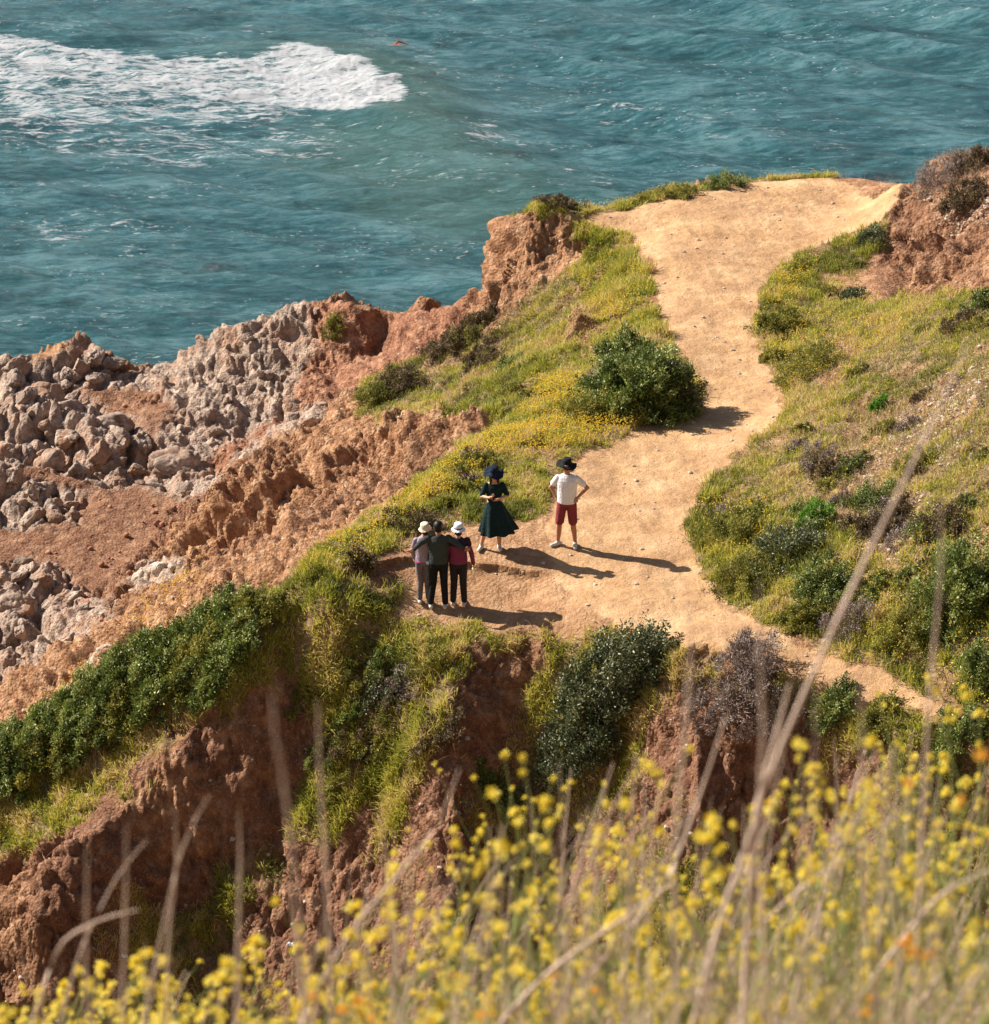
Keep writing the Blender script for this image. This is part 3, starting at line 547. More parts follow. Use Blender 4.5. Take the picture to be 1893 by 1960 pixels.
for c in p:
    rock('stone', small, c[0], c[1], .07+.16*RS.rand()**2, M_RUST, 'small brown stone lying on the reddish beach', 'stone', 'stones scattered over the beach', .3)
scree = np.maximum.reduce([smask(poly(s_), .4, .5) for s_ in ("1640 960;1740 930;1800 1010;1700 1070;1620 1060", "1780 740;1893 700;1893 860;1760 880;1660 960;1640 900", "1790 380;1893 350;1893 440;1800 430")])
n = 4600; p, nn_, ji = scatter(scree+.008*(slope > .1)*(a_veg < .5)*(GZ > -6.9)+.10*a_bare*0+.012*(a_path > .5)+.012*a_bare, n)
bm_ = small[0]; c0 = np.empty(len(bm_.vertices)*3, np.float32); bm_.vertices.foreach_get('co', c0); c0 = c0.reshape(-1, 3)
keep = rock_mesh('pebble', 5, 1); c0 = np.empty(len(keep.vertices)*3, np.float32); keep.vertices.foreach_get('co', c0); c0 = c0.reshape(-1, 3)
f0 = np.array([list(q.vertices) for q in keep.polygons]); sz = (.018+.055*RS.rand(n)**3)*(1)
th = RS.rand(n)*6.28; cc, ss = np.cos(th)[:, None], np.sin(th)[:, None]
vv = np.stack([c0[None, :, 0]*cc-c0[None, :, 1]*ss, c0[None, :, 0]*ss+c0[None, :, 1]*cc, np.repeat(c0[None, :, 2], n, 0)], -1)*sz[:, None, None]+p[:, None, :]
ff = (f0[None]+(np.arange(n)*len(c0))[:, None, None]).reshape(-1, 3)
tag(mesh_np('scree', vv.reshape(-1, 3), ff, None, False, M_PALE), 'loose pale stones scattered over the hillside', 'scree', kind='stuff')
# ------------------------------------------------------------------ shrubs
def tubes(paths, seg=6):
    """paths: list of (points, radii) -> one tube mesh"""
    Vs, Fs, b0 = [], [], 0
    for pts_, rad in paths:
        pts_ = np.asarray(pts_, float); n = len(pts_)
        for i in range(n):
            t = pts_[min(i+1, n-1)]-pts_[max(i-1, 0)]; t /= np.linalg.norm(t)+1e-9
            a = np.cross(t, [0, 0, 1.] if abs(t[2]) < .9 else [1., 0, 0]); a /= np.linalg.norm(a); b = np.cross(t, a)
            an = np.arange(seg)*2*math.pi/seg
            Vs.append(pts_[i]+rad[i]*(np.cos(an)[:, None]*a+np.sin(an)[:, None]*b))
        for i in range(n-1):
            for k in range(seg):
                k2 = (k+1) % seg; o_ = b0+i*seg; Fs.append((o_+k, o_+k2, o_+seg+k2, o_+seg+k))
        b0 += n*seg
    return np.concatenate(Vs), np.array(Fs)
def leaves(cen, L, W, tint, out):
    """diamond leaves folded along the middle"""
    N = len(cen); d = out*.7+RS.randn(N, 3)*.6; d[:, 2] += .25; d /= np.linalg.norm(d, axis=1)[:, None]
    s = np.cross(d, RS.randn(N, 3)); s /= np.linalg.norm(s, axis=1)[:, None]; nv = np.cross(d, s); L = L[:, None]; W = W[:, None]
    v = np.stack([cen, cen+d*L*.5+s*W*.5+nv*W*.15, cen+d*L, cen+d*L*.5-s*W*.5+nv*W*.15], 1).reshape(-1, 3); b = np.arange(N)[:, None]*4
    F = np.concatenate([b+np.array([[0, 1, 2]]), b+np.array([[0, 2, 3]])], 0); return v, F, dict(tint=np.repeat(tint, 4), tip=np.tile([0, .5, 1, .5], N))
M_TWIG = simple('bark', (.17, .115, .08), .9, .3)
LEAF = dict(
    green=leafmat('green_leaves', ((0, (.02, .034, .007)), (.35, (.080, .115, .018)), (.7, (.21, .26, .045)), (1, (.55, .57, .22))), None, .25, .5, .5),
    dark=leafmat('dark_leaves', ((0, (.018, .026, .010)), (.45, (.065, .080, .026)), (.8, (.17, .19, .075)), (1, (.45, .44, .25))), None, .2, .45, .6),
    olive=leafmat('olive_leaves', ((0, (.05, .055, .01)), (.5, (.19, .19, .03)), (1, (.46, .40, .09))), None, .3),
    brown=leafmat('brown_leaves', ((0, (.045, .03, .018)), (.5, (.11, .075, .035)), (1, (.24, .18, .08))), None, .2),
    grey=leafmat('grey_twigs', ((0, (.10, .07, .06)), (.5, (.22, .165, .14)), (1, (.42, .34, .28))), None, .1),
    bright=leafmat('bright_leaves', ((0, (.03, .09, .01)), (.5, (.10, .23, .02)), (1, (.24, .42, .06))), None, .4))
def shrub(name, c, rx, ry, rz, kind, label, cat, group=None, nleaf=9000, ls=.05, clumps=70, lw=.45, tilt=None):
    root = bpy.data.objects.new(name, None); COL.objects.link(root); root.location = c; root.empty_display_size = .2; tag(root, label, cat, group)
    u = RS.randn(clumps, 3); u[:, 2] = np.abs(u[:, 2])*.9-.15; u /= np.linalg.norm(u, axis=1)[:, None]
    rr_ = (.52+.55*RS.rand(clumps)+.26*vn(u[:, 0]*2.2, u[:, 1]*2.2, u[:, 2]*2.2+c[0]*3, 7))[:, None]
    ctr = u*rr_*np.array([rx, ry, rz]); ctr[:, 2] += rz*.12
    wgt = RS.rand(clumps)**.7+.25; k = RS.choice(clumps, nleaf, p=wgt/wgt.sum())
    cr_ = .23*(rx*ry*rz)**(1/3)*(.6+.7*RS.rand(clumps)); off = RS.randn(nleaf, 3); off /= np.linalg.norm(off, axis=1)[:, None]; off *= (RS.rand(nleaf, 1)**.45)
    q_ = ctr[k]+off*cr_[k][:, None]*np.array([.9, .9, 1.15])
    ns_ = max(6, clumps//3); sd_ = RS.randn(ns_, 3); sd_[:, 2] = np.abs(sd_[:, 2])+.3; sd_ /= np.linalg.norm(sd_, axis=1)[:, None]
    st_ = RS.rand(nleaf) < .14; ks_ = RS.randint(ns_, size=nleaf); q_ = np.where(st_[:, None], sd_[ks_]*np.array([rx, ry, rz])*(.75+.55*RS.rand(nleaf, 1)*(.6+.7*(ks_[:, None]*.37 % 1)))+RS.randn(nleaf, 3)*.035, q_)
    core = RS.rand(nleaf) < .12; q_[core] *= RS.rand(core.sum(), 1)**.4
    q_[:, 2] = np.maximum(q_[:, 2], -.12*rz*RS.rand(nleaf))
    if tilt is not None: q_[:, 2] += q_[:, 0]*tilt[0]+q_[:, 1]*tilt[1]
    ct = RS.rand(clumps); tint = np.clip(.05+.60*ct[k]+.34*RS.rand(nleaf)+(RS.rand(nleaf) < .08)*.35, 0, 1)
    v, F, A = leaves(q_, 1.25*ls*(.6+.8*RS.rand(nleaf)), 1.25*ls*lw*(.7+.6*RS.rand(nleaf)), tint, off*.6+u[k]*.6)
    mesh_np('foliage', v, F, A, False, LEAF[kind], root)
    br_ = []
    for i in range(min(clumps, 26)):
        e = ctr[i].copy()
        if tilt is not None: e[2] += e[0]*tilt[0]+e[1]*tilt[1]
        m_ = e*.5+RS.randn(3)*.06*rx; m_[2] = e[2]*.4; r0 = .012*max(rx, .4)
        br_.append(([(RS.randn()*.05, RS.randn()*.05, -.1), m_, e], [r0*1.6, r0, r0*.35]))
    v, F = tubes(br_, 5); mesh_np('branches', v, F, None, True, M_TWIG, root)
    return root
def shrub_px(u, v, w_, h_, kind, label, group=None, nleaf=None, ls=.045, depth=None, cat='shrub', name='shrub', dv=.42, lw=.45, clumps=None):
    """v is the middle of the crown in the photo; the base is found on the land under it"""
    c = cast2(u, v+h_*dv); s_ = math.hypot(c[1], CAMZ-c[2])/5820; rx = w_*s_*.5; rz = h_*s_*.5; ry = depth or rx*.9
    nleaf = nleaf or int(min(16000, max(700, 9000*rx*rx/.5)))
    gz = ground_at(c[0], c[1]+ry*.5)
    e = .4; tx = (ground_at(c[0]+e, c[1]+ry*.5)-ground_at(c[0]-e, c[1]+ry*.5))/(2*e); ty = (ground_at(c[0], c[1]+ry*.5+e)-ground_at(c[0], c[1]+ry*.5-e))/(2*e)
    return shrub(name, (c[0], c[1]+ry*.5, gz-.03), rx, ry, rz*1.15, kind, label, cat, group, nleaf, ls, clumps or int(30+40*min(rx, 1.3)), lw, (np.clip(tx, -.7, .7), np.clip(ty, -.45, .45)))
shrub_px(1160, 745, 120, 80, 'green', 'green bush merging into the left side of the large shrub', nleaf=8000, ls=.055)
shrub_px(1120, 785, 110, 60, 'olive', 'low olive bush among yellow flowers left of the large shrub', nleaf=6000)
shrub_px(1225, 718, 190, 180, 'green', 'large bushy green shrub casting its shadow across the narrow path', nleaf=26000, ls=.065, depth=.85, clumps=75)
shrub_px(1265, 775, 130, 80, 'green', 'low dark green bush at the foot of the large shrub', nleaf=9000, ls=.05)
shrub_px(1200, 668, 120, 90, 'green', 'lighter green upper part of the thicket left above the large green shrub', nleaf=9000, ls=.06)
shrub_px(1150, 715, 60, 60, 'grey', 'dead grey twigs at the left side of the large green shrub', nleaf=2500, lw=.2)
shrub_px(1180, 775, 110, 80, 'olive', 'yellow flowering bush at the left foot of the large green shrub', nleaf=7000)
shrub_px(1295, 735, 90, 130, 'dark', 'dark shaded bush on the path side of the large green shrub', nleaf=9000, ls=.055)
shrub_px(1487, 615, 96, 66, 'olive', 'round olive bush standing alone at the right edge of the path', nleaf=8000)
shrub_px(1545, 690, 130, 80, 'olive', 'low olive bush below the round one right of the path', nleaf=7000, ls=.04)
shrub_px(1632, 560, 56, 30, 'dark', 'small blackish green bush below the orange knoll', nleaf=2500)
shrub_px(1575, 555, 60, 26, 'olive', 'flat olive bush left of the blackish one', nleaf=2200)
shrub_px(1665, 455, 60, 40, 'dark', 'dark bush at the foot of the knoll cliff', nleaf=2500)
shrub_px(1790, 330, 100, 56, 'grey', 'purplish grey brush on top of the right knoll', nleaf=5000, ls=.05, lw=.25)
shrub_px(1865, 305, 90, 46, 'brown', 'brown brush beside the purplish one on the right knoll', nleaf=4000)
shrub_px(1845, 375, 90, 60, 'brown', 'dark brown bush overhanging the knoll cliff', nleaf=5000)
shrub_px(1875, 570, 60, 70, 'green', 'green bush at the right edge beneath the knoll', nleaf=3000)
shrub_px(1560, 978, 66, 62, 'bright', 'bright green leafy plant on the right slope', nleaf=5000, ls=.05)
shrub_px(1683, 768, 34, 28, 'bright', 'small bright green tuft high on the right slope', nleaf=1200)
shrub_px(1500, 1050, 150, 90, 'dark', 'dark green bush above the path bend at right', nleaf=9000)
shrub_px(1390, 1010, 130, 90, 'olive', 'dense olive bush where the path bends left of the hillside', nleaf=9000, ls=.04)
shrub_px(1420, 1100, 120, 80, 'olive', 'olive bush touching the man\'s shadow end', nleaf=7000, ls=.04)
shrub_px(1570, 1120, 130, 90, 'green', 'green bush below the bright leafy plant', nleaf=8000)
shrub_px(1620, 1190, 110, 80, 'grey', 'dead grey brush beside the curving path at right', nleaf=5000, lw=.25)
shrub_px(1530, 1180, 90, 60, 'olive', 'olive bush hanging over the path edge left of the dead brush', nleaf=5000)
shrub_px(1830, 1120, 170, 170, 'green', 'big leafy green bush at the right edge of the photo', nleaf=15000, ls=.055)
shrub_px(1750, 1210, 130, 90, 'olive', 'yellowish bush between the path and the big leafy bush', nleaf=8000, ls=.04)
shrub_px(1870, 1270, 90, 110, 'green', 'green bush under the big leafy bush at the right edge', nleaf=7000)
shrub_px(1700, 990, 90, 50, 'brown', 'dark brown bush beside the scree', nleaf=4000)
shrub_px(1800, 1000, 110, 60, 'brown', 'brown bush above the big leafy bush', nleaf=4500)
shrub_px(760, 722, 100, 70, 'brown', 'dark brown bush on the promontory slope', nleaf=7000)
shrub_px(710, 752, 80, 56, 'olive', 'green olive bush left of the dark brown bush on the slope', nleaf=4500)
shrub_px(900, 634, 74, 44, 'brown', 'brown brush on the narrow saddle above the outcrop', nleaf=4500)
shrub_px(936, 600, 30, 34, 'brown', 'little dark bush at the base of the orange sea cliff', nleaf=1500)
shrub_px(845, 668, 90, 40, 'brown', 'low brown brush between the saddle and the dark bush', nleaf=3500)
for u, v, w_, lb in ((1030, 690, 36, 'upper right'), (1010, 750, 40, 'lower right'), (966, 742, 30, 'middle'), (905, 705, 34, 'upper left')):
    shrub_px(u, v, w_, w_*.8, 'olive' if w_ > 35 else 'brown', lb+' one of four small round bushes on the promontory slope', 'four small bushes on the promontory slope', nleaf=1800)
shrub_px(640, 622, 50, 50, 'olive', 'dark olive bush growing on the rusty outcrop by the sea', nleaf=2500)
shrub_px(1385, 345, 90, 34, 'green', 'green bush on the far rim of the plateau', nleaf=4000)
shrub_px(1300, 365, 90, 26, 'olive', 'olive bush on the rim left of the green one', nleaf=3500)
shrub_px(1070, 388, 90, 30, 'brown', 'brown bush at the top of the sea cliff', nleaf=3500)
shrub_px(1210, 375, 90, 22, 'olive', 'low bush on the plateau rim above the sea cliff', nleaf=3000)
shrub_px(1160, 1352, 200, 165, 'dark', 'large grey green bush under the path rim', nleaf=13000, ls=.06, depth=.7, clumps=120)
shrub_px(1110, 1445, 190, 150, 'dark', 'sprawling grey green bush hanging down the gully', nleaf=11000, ls=.055, depth=.6, clumps=100)
shrub_px(1260, 1270, 80, 60, 'dark', 'dark bush at the right end of the grey green thicket', nleaf=4000)
shrub_px(1400, 1345, 170, 70, 'grey', 'grey leafless brush below the path rim', nleaf=9000, lw=.2, ls=.07)
shrub_px(1590, 1372, 90, 56, 'green', 'leafy bush beside the grey brush under the path', nleaf=6000)
shrub_px(1690, 1390, 90, 50, 'olive', 'dark olive bush where the path leaves the picture', nleaf=6000)
shrub_px(1480, 1420, 130, 90, 'grey', 'second grey brush lower on the red slope', nleaf=5000, lw=.22)
shrub_px(950, 1530, 110, 60, 'green', 'shaded green bush in the bottom of the gully', nleaf=6000)
shrub_px(735, 1330, 90, 50, 'dark', 'dark green bush in the upper part of the gully', nleaf=4500)
shrub_px(660, 1385, 60, 40, 'green', 'green bush at the left wall of the gully', nleaf=3000)
shrub_px(1840, 1420, 110, 80, 'green', 'green bush behind the tall stalks at the right edge', nleaf=7000)
cl_l = [('right slope above the path bend', smask(poly("1460 620;1893 600;1893 1000;1600 1000;1400 1000;1520 800"), .3, .3), 20, 'olive'), ('right slope above the path bend', smask(poly("1360 980;1893 900;1893 1260;1620 1180;1420 1120"), .3, .3), 26, 'green'),
        ('promontory slope', smask(poly("700 760;900 640;1060 560;1130 640;1060 760;900 840"), .3, .3), 14, 'brown'), ('crest beside the friends', smask(poly("620 1100;760 1000;900 880;980 830;940 900;860 960;760 1090"), .3, .3), 12, 'olive'), ('shaded gully', smask(poly("560 1290;860 1230;860 1440;640 1600"), .3, .3), 14, 'olive')]
for ci, (wh, mk, n, kd) in enumerate(cl_l):
    p, nn_, ji = scatter(mk*(1-a_path)*(a_path < .1), n)
    for c in p:
        r0 = .16+.30*RS.rand()**1.5; kk = kd if RS.rand() < .5 else ['olive', 'brown', 'grey', 'green'][RS.randint(4)]
        e = .4; tx = (ground_at(c[0]+e, c[1])-ground_at(c[0]-e, c[1]))/(2*e); ty = (ground_at(c[0], c[1]+e)-ground_at(c[0], c[1]-e))/(2*e)
        shrub('small_shrub', (c[0], c[1], c[2]-.03), r0*1.25, r0, r0*.8, kk, 'small '+{'olive': 'olive green', 'brown': 'dark brown', 'grey': 'dry grey', 'green': 'leafy green'}[kk]+' shrub in the grass of the '+wh, 'shrub', 'small '+kk+' shrubs on the '+wh, int(900+5000*r0), .04, 22, .3 if kk == 'grey' else .45, (np.clip(tx, -.7, .7), np.clip(ty, -.45, .45)))
# the long thicket on the left ridge, shrub by shrub
rg = [(480, 1180, 90, 80), (420, 1195, 100, 90), (440, 1250, 100, 80), (360, 1235, 100, 90), (370, 1290, 110, 90), (300, 1275, 100, 90), (300, 1340, 110, 90), (235, 1320, 100, 90), (230, 1385, 110, 90),
      (170, 1365, 100, 80), (160, 1430, 110, 80), (100, 1410, 100, 80), (80, 1465, 110, 80), (30, 1450, 100, 80), (20, 1500, 100, 60), (400, 1330, 70, 50)]
for i, (u, v, w_, h_) in enumerate(rg):
    shrub_px(u, v, w_*1.25, h_*1.1, 'green' if i % 4 else 'olive', ('upper ' if i < 6 else 'middle ' if i < 10 else 'lower ')+'bush of the dense glossy thicket on the left ridge', 'bushes of the thicket on the left ridge', nleaf=8500, ls=.055, dv=.3)
# ------------------------------------------------------------------ plants in front of the lens
M_STALK = simple('dry_stalk', (.58, .44, .345), .8, .3, 30); M_STEM = simple('green_stem', (.25, .27, .08), .6, .3, 30)
M_FLOW = leafmat('mustard_petals', ((0, (.78, .56, .02)), (.5, (.90, .74, .08)), (1, (.97, .88, .28))), None, .45)
M_ORA = leafmat('orange_petals', ((0, (.82, .42, .03)), (1, (.90, .58, .10))), None, .4)
M_LF = leafmat('mustard_leaves', ((0, (.10, .13, .03)), (1, (.26, .28, .08))), None, .4)
def near_z(x, y): return float(h_fast(np.array([x]), np.array([y]))[0])
def cluster_mesh(seed, mat):
    n = 26; u = RS.randn(n, 3); u[:, 2] = np.abs(u[:, 2]); u /= np.linalg.norm(u, axis=1)[:, None]
    c = u*np.array([.009, .009, .010])*(.4+.6*RS.rand(n, 1)); v, F, A = leaves(c, .008+.005*RS.rand(n), .007+.004*RS.rand(n), RS.rand(n), u)
    o = mesh_np('flower_head', v, F, A, False, mat, link=False); return o.data
CLM = [cluster_mesh(k, M_FLOW) for k in range(5)]; CLO = [cluster_mesh(k, M_ORA) for k in range(2)]
def mustard_proto(k, orange=False):
    """stem with side branches (local height 1), flower heads at the tips"""
    paths, tips = [], []; x0 = 0; zs = np.linspace(0, 1, 9); bx, by = RS.randn(2)*.05
    main = np.stack([bx*zs**2+.012*np.sin(zs*7+k), by*zs**2+.012*np.cos(zs*6+k), zs], -1)
    paths.append((main, .0038-.0022*zs)); tips.append(main[-1]); tips.append(main[-1]-np.array([-.012, .003, .06]))
    for b in range(4+k % 3):
        i = 4+RS.randint(4); a = RS.rand()*6.28; L = .16+.22*RS.rand(); d_ = np.array([math.cos(a)*.7, math.sin(a)*.5, .75])
        s_ = np.linspace(0, 1, 5)[:, None]; pb = main[i]+d_*L*s_+np.array([0, 0, .06])*s_**2; paths.append((pb, .0022-.001*s_[:, 0])); tips.append(pb[-1])
        if RS.rand() < .35: tips.append(pb[-1]-d_*.035+RS.randn(3)*.006)
    v, F = tubes(paths, 5)
    st = mesh_np('stem', v, F, None, True, M_STEM, link=False).data
    n = 14; zi = RS.rand(n)*.8; c = np.stack([np.interp(zi, zs, main[:, 0]), np.interp(zi, zs, main[:, 1]), zi], -1); out = RS.randn(n, 3); out[:, 2] = .4
    v, F, A = leaves(c, .05+.07*RS.rand(n), .015+.02*RS.rand(n), RS.rand(n), out); lf = mesh_np('leaf_foliage', v, F, A, False, M_LF, link=False).data
    return st, lf, tips
PR = [mustard_proto(k) for k in range(9)]
def mustard(u, vtop, y, label, group, orange=False):
    top = at_y(u, vtop, y); g = near_z(top[0], y); H = max(.25, top[2]-g); k = RS.randint(9); st, lf, tips = PR[k]
    r = bpy.data.objects.new('mustard_plant' if not orange else 'orange_wildflower', None); COL.objects.link(r); r.location = (top[0], y, g); r.rotation_euler = (RS.randn()*.05, RS.randn()*.06, RS.rand()*6.28)
    tag(r, label, 'flowering plant', group)
    for nm, me in (('stem', st), ('leaf_foliage', lf)):
        o = bpy.data.objects.new(nm, me); COL.objects.link(o); o.parent = r; o.scale = (H if nm == 'leaf_foliage' else 1.0+.0*H, H if nm == 'leaf_foliage' else 1.0, H)
    for t_ in tips:
        o = bpy.data.objects.new('flower_head', (CLO if orange else CLM)[RS.randint(2 if orange else 5)]); COL.objects.link(o); o.parent = r
        o.location = (t_[0], t_[1], t_[2]*H); s_ = .75+.85*RS.rand()**1.3; o.scale = (s_, s_, s_*1.15); o.rotation_euler = (RS.randn()*.3, RS.randn()*.3, RS.rand()*6)
LINE = [(0, 1850), (150, 1800), (300, 1850), (450, 1830), (620, 1700), (700, 1580), (900, 1620), (1000, 1520), (1220, 1480), (1300, 1590), (1420, 1600), (1550, 1470), (1700, 1440), (1893, 1400)]
pos = []
for i in range(265):
    while True:
        u = RS.rand()*1960-30
        if RS.rand() < .35+.65*(np.clip(u, 0, 1893)/1893)**1.1: break
    v0 = np.interp(u, [a for a, b in LINE], [b for a, b in LINE]); dv_ = 20+500*RS.rand()**.8
    pos.append((u, min(v0+dv_, 1985-60*RS.rand()), 6.2+4.6*RS.rand()))
for u, v, y in pos:
    z_ = ('in the lower left corner' if u < 650 else 'in the middle of the bottom edge' if u < 1250 else 'in the dense stand at lower right')
    mustard(u, v, y, 'blurred yellow mustard plant '+z_, 'mustard plants '+z_)
for i in range(5):
    u = 600+1300*RS.rand(); mustard(u, 1880+90*RS.rand(), 6+2.5*RS.rand(), 'blurred orange wildflower low among the yellow mustard', 'orange wildflowers along the bottom edge', True)
mustard(1870, 1590, 5.2, 'blurred orange wildflower at the right edge above the mustard', None, True)
# dry stalks: (points top to bottom in the photo, distance, thickness in photo px)
ST = [([(1848, 655), (1790, 800), (1700, 990), (1590, 1230), (1480, 1480), (1430, 1640), (1380, 1760)], 5.6, 15, 'long pale stalk leaning right up to the hillside, the tallest'),
      ([(1510, 1300), (1490, 1400), (1450, 1560), (1440, 1700)], 5.6, 20, 'broad stub of a split stalk crossing the tall leaning one'),
      ([(1318, 1110), (1322, 1250), (1305, 1480), (1290, 1700), (1300, 1990)], 5.0, 11, 'upright brown stalk reaching over the lower path'),
      ([(1450, 1100), (1452, 1250), (1462, 1400), (1455, 1560), (1470, 1990)], 4.6, 10, 'upright stalk with blurred head right of the brown one'),
      ([(1800, 960), (1800, 1110), (1780, 1350), (1770, 1600)], 5.4, 11, 'upright stalk near the right edge above the flowers'),
      ([(610, 1330), (612, 1480), (625, 1700), (635, 1990)], 5.2, 12, 'upright stalk in front of the green gully'),
      ([(522, 1310), (530, 1400), (545, 1500)], 4.2, 10, 'faint short stalk tip left of the gully stalk'),
      ([(458, 1540), (460, 1620), (455, 1800), (450, 1990)], 5.6, 10, 'upright stalk before the dark red cliff'),
      ([(335, 1540), (338, 1660), (320, 1800), (315, 1990)], 6.0, 9, 'thin stalk with a side branch at lower left'),
      ([(400, 1520), (370, 1580), (338, 1660)], 6.0, 6, 'slanting twig joining the thin stalk at lower left'),
      ([(245, 1570), (240, 1700), (230, 1990)], 5.4, 9, 'upright stalk left of the thin branched one'),
      ([(170, 1600), (165, 1700), (160, 1860)], 5.4, 7, 'leftmost upright stalk against the dark earth'),
      ([(265, 1740), (190, 1770), (110, 1815), (60, 1960)], 6.2, 9, 'bent stalk arching down to the bottom left corner'),
      ([(280, 1610), (220, 1690), (150, 1830)], 6.4, 7, 'thin slanting stalk above the bent one'),
      ([(880, 1470), (840, 1590), (760, 1690), (660, 1800), (560, 1990)], 6.2, 10, 'long stalk slanting down left below the earth spur'),
      ([(1210, 1450), (1240, 1560), (1256, 1680), (1265, 1710)], 6.8, 7, 'short slender stalk with yellow bud leaning left at centre'),
      ([(1390, 1370), (1360, 1480), (1290, 1680), (1200, 1800), (1000, 1990)], 6.4, 12, 'thick stalk curving down left from the grey brush'),
      ([(1893, 1660), (1800, 1720), (1700, 1850), (1600, 1990)], 6.0, 13, 'thick stalk slanting at the bottom right corner'),
      ([(1190, 1640), (1240, 1670), (1280, 1690)], 6.6, 14, 'short broken pale stalk lying sideways in the flowers'),
      ([(1290, 1690), (1150, 1800), (1040, 1880), (930, 1990)], 6.4, 14, 'broad pale stalk slanting to the bottom edge'),
      ([(1893, 1790), (1820, 1860), (1740, 1960)], 6.4, 14, 'pale stalk low in the bottom right corner'),
      ([(1500, 1440), (1470, 1600), (1370, 1780), (1340, 1990)], 6.4, 10, 'middle stalk forking from the tall leaning one'),
      ([(1640, 1230), (1650, 1480), (1660, 1700), (1640, 1990)], 4.8, 8, 'faint upright stalk crossing the end of the path'),
      ([(1560, 1300), (1555, 1500), (1548, 1700)], 4.6, 7, 'faint thin stalk left of the one at the path end'),
      ([(1390, 1650), (1440, 1860), (1470, 1990)], 6.0, 11, 'stalk leaning left among the flowers at right of centre'),
      ([(1720, 1560), (1640, 1640), (1520, 1720), (1400, 1830)], 6.8, 8, 'slanting stalk across the dense flowers at right')]
def stalk(pp, y, px, label, group=None):
    P_ = [at_y(u, v, y+.0) for u, v in pp]; d_ = P_[-1]-P_[-2]; d_ /= np.linalg.norm(d_); g = near_z(P_[-1][0], y)
    if P_[-1][2] > g:
        steps = max(1, int((P_[-1][2]-g)/.25)); dz = P_[-1][2]-g+.05; sx_ = np.clip(d_[0]/max(-d_[2], .3), -.8, .8)
        for k in range(1, steps+1): f = k/steps; P_.append(np.array([P_[len(pp)-1][0]+sx_*dz*f*.6, y, P_[len(pp)-1][2]-dz*f]))
    P_ = np.array(P_); t = np.linspace(0, 1, len(P_)); tt_ = np.linspace(0, 1, 22)
    Q = np.stack([np.interp(tt_, t, P_[:, i]) for i in range(3)], -1); Q[1:-1] = (Q[:-2]+2*Q[1:-1]+Q[2:])/4; Q[:, 1] += .03*np.sin(tt_*5+y)
    o0 = Q[-1].copy(); r0 = px*y/5820*.5*.76; v, F = tubes([(Q-o0, r0*(.35+.65*np.minimum(tt_*3, 1))*(1+.12*np.sin(tt_*40+px)))]
        + [([Q[i]-o0, Q[i]-o0+np.array([sgn*.05, .02, .06]), Q[i]-o0+np.array([sgn*.08, .02, .14])], [r0*.3, r0*.22, r0*.12]) for i, sgn in (((4, 1), (7, -1), (11, 1)) if group else ())], 7)
    o = mesh_np('dry_stalk', v, F, None, True, M_STALK); o.location = o0; return tag(o, label, 'dry stalk', group or 'dry stalks in front of the view')
for pp, y, px, lb in ST: stalk(pp, y, px, 'blurred '+lb)
for i in range(180):
    while True:
        u = RS.rand()*1900
        if RS.rand() < .2+.8*(u/1893)**1.2: break
    v0 = np.interp(u, [a for a, b in LINE], [b for a, b in LINE])+RS.rand()*260-60; le = RS.randn()*110+60; y = 5.5+5*RS.rand()
    stalk([(u+le*.6, v0), (u+le*.25, v0+170), (u, v0+340)], y, 3.5+5.5*RS.rand(), 'blurred thin dry stalk among the yellow flowers '+('at lower right' if u > 1250 else 'at the bottom centre' if u > 650 else 'at lower left'), 'thin dry stalks among the flowers')
# low growth under the flowers
n = 9000; y_ = 4.8+8*RS.rand(n); x_ = (RS.rand(n)-.5)*.40*y_; z_ = h_fast(x_, y_); p = np.stack([x_, y_, z_], -1)
uu = CU+x_/(y_*math.cos(PITCH)+(CAMZ-z_)*math.sin(PITCH))*FPX; hl = np.interp(uu, [0, 500, 800, 1200, 1893], [.60, .60, .85, 1.0, 1.18])
v, F, A = blades(p, np.tile([0, 0, 1.0], (n, 1)), hl*(.25+.70*RS.rand(n)), .003+.004*RS.rand(n), .16)
tag(mesh_np('foreground_grass', v, F, A, False, leafmat('tall_grass', ((0, (.16, .16, .02)), (.3, (.36, .32, .06)), (.5, (.46, .31, .22)), (1, (.72, .56, .44))), None, .4)), 'blurred tall grass and thin stems filling the bottom of the view', 'grass', kind='stuff')
# litter and drift
def scrap(u, v, s_, label):
    c = cast(u, v); n = 7; rs = RS.randn(n*n)*.25
    xs, ys = np.meshgrid(np.linspace(-1, 1, n), np.linspace(-1, 1, n)); V_ = np.stack([xs.ravel()*s_, ys.ravel()*s_*.6+rs*s_*.3, np.abs(rs)*s_*2+.03], -1)
    id_ = np.arange(n*n).reshape(n, n); F = np.stack([id_[:-1, :-1], id_[:-1, 1:], id_[1:, 1:], id_[1:, :-1]], -1).reshape(-1, 4)
    o = mesh_np('plastic_scrap', V_, F, None, False, simple('white_plastic', (.75, .76, .78), .4, .08)); o.location = (c[0], c[1], ground_at(c[0], c[1])+.05); o.rotation_euler = (.5, .2, .4); tag(o, label, 'litter')
scrap(556, 1825, .09, 'white plastic scrap lying at the gully bottom')
scrap(238, 1848, .06, 'small white scrap on the grassy strip below the thicket')
kp = [at_z(u, v, SEAZ+.12)-at_z(762, 88, SEAZ+.12) for u, v in ((742, 86), (752, 90), (762, 88), (772, 92), (780, 90))]
v, F = tubes([(kp, [.03, .08, .10, .08, .03]), ([kp[1], kp[2]+np.array([0, .3, .12]), kp[3]+np.array([.2, .5, 0])], [.04, .05, .02])], 8)
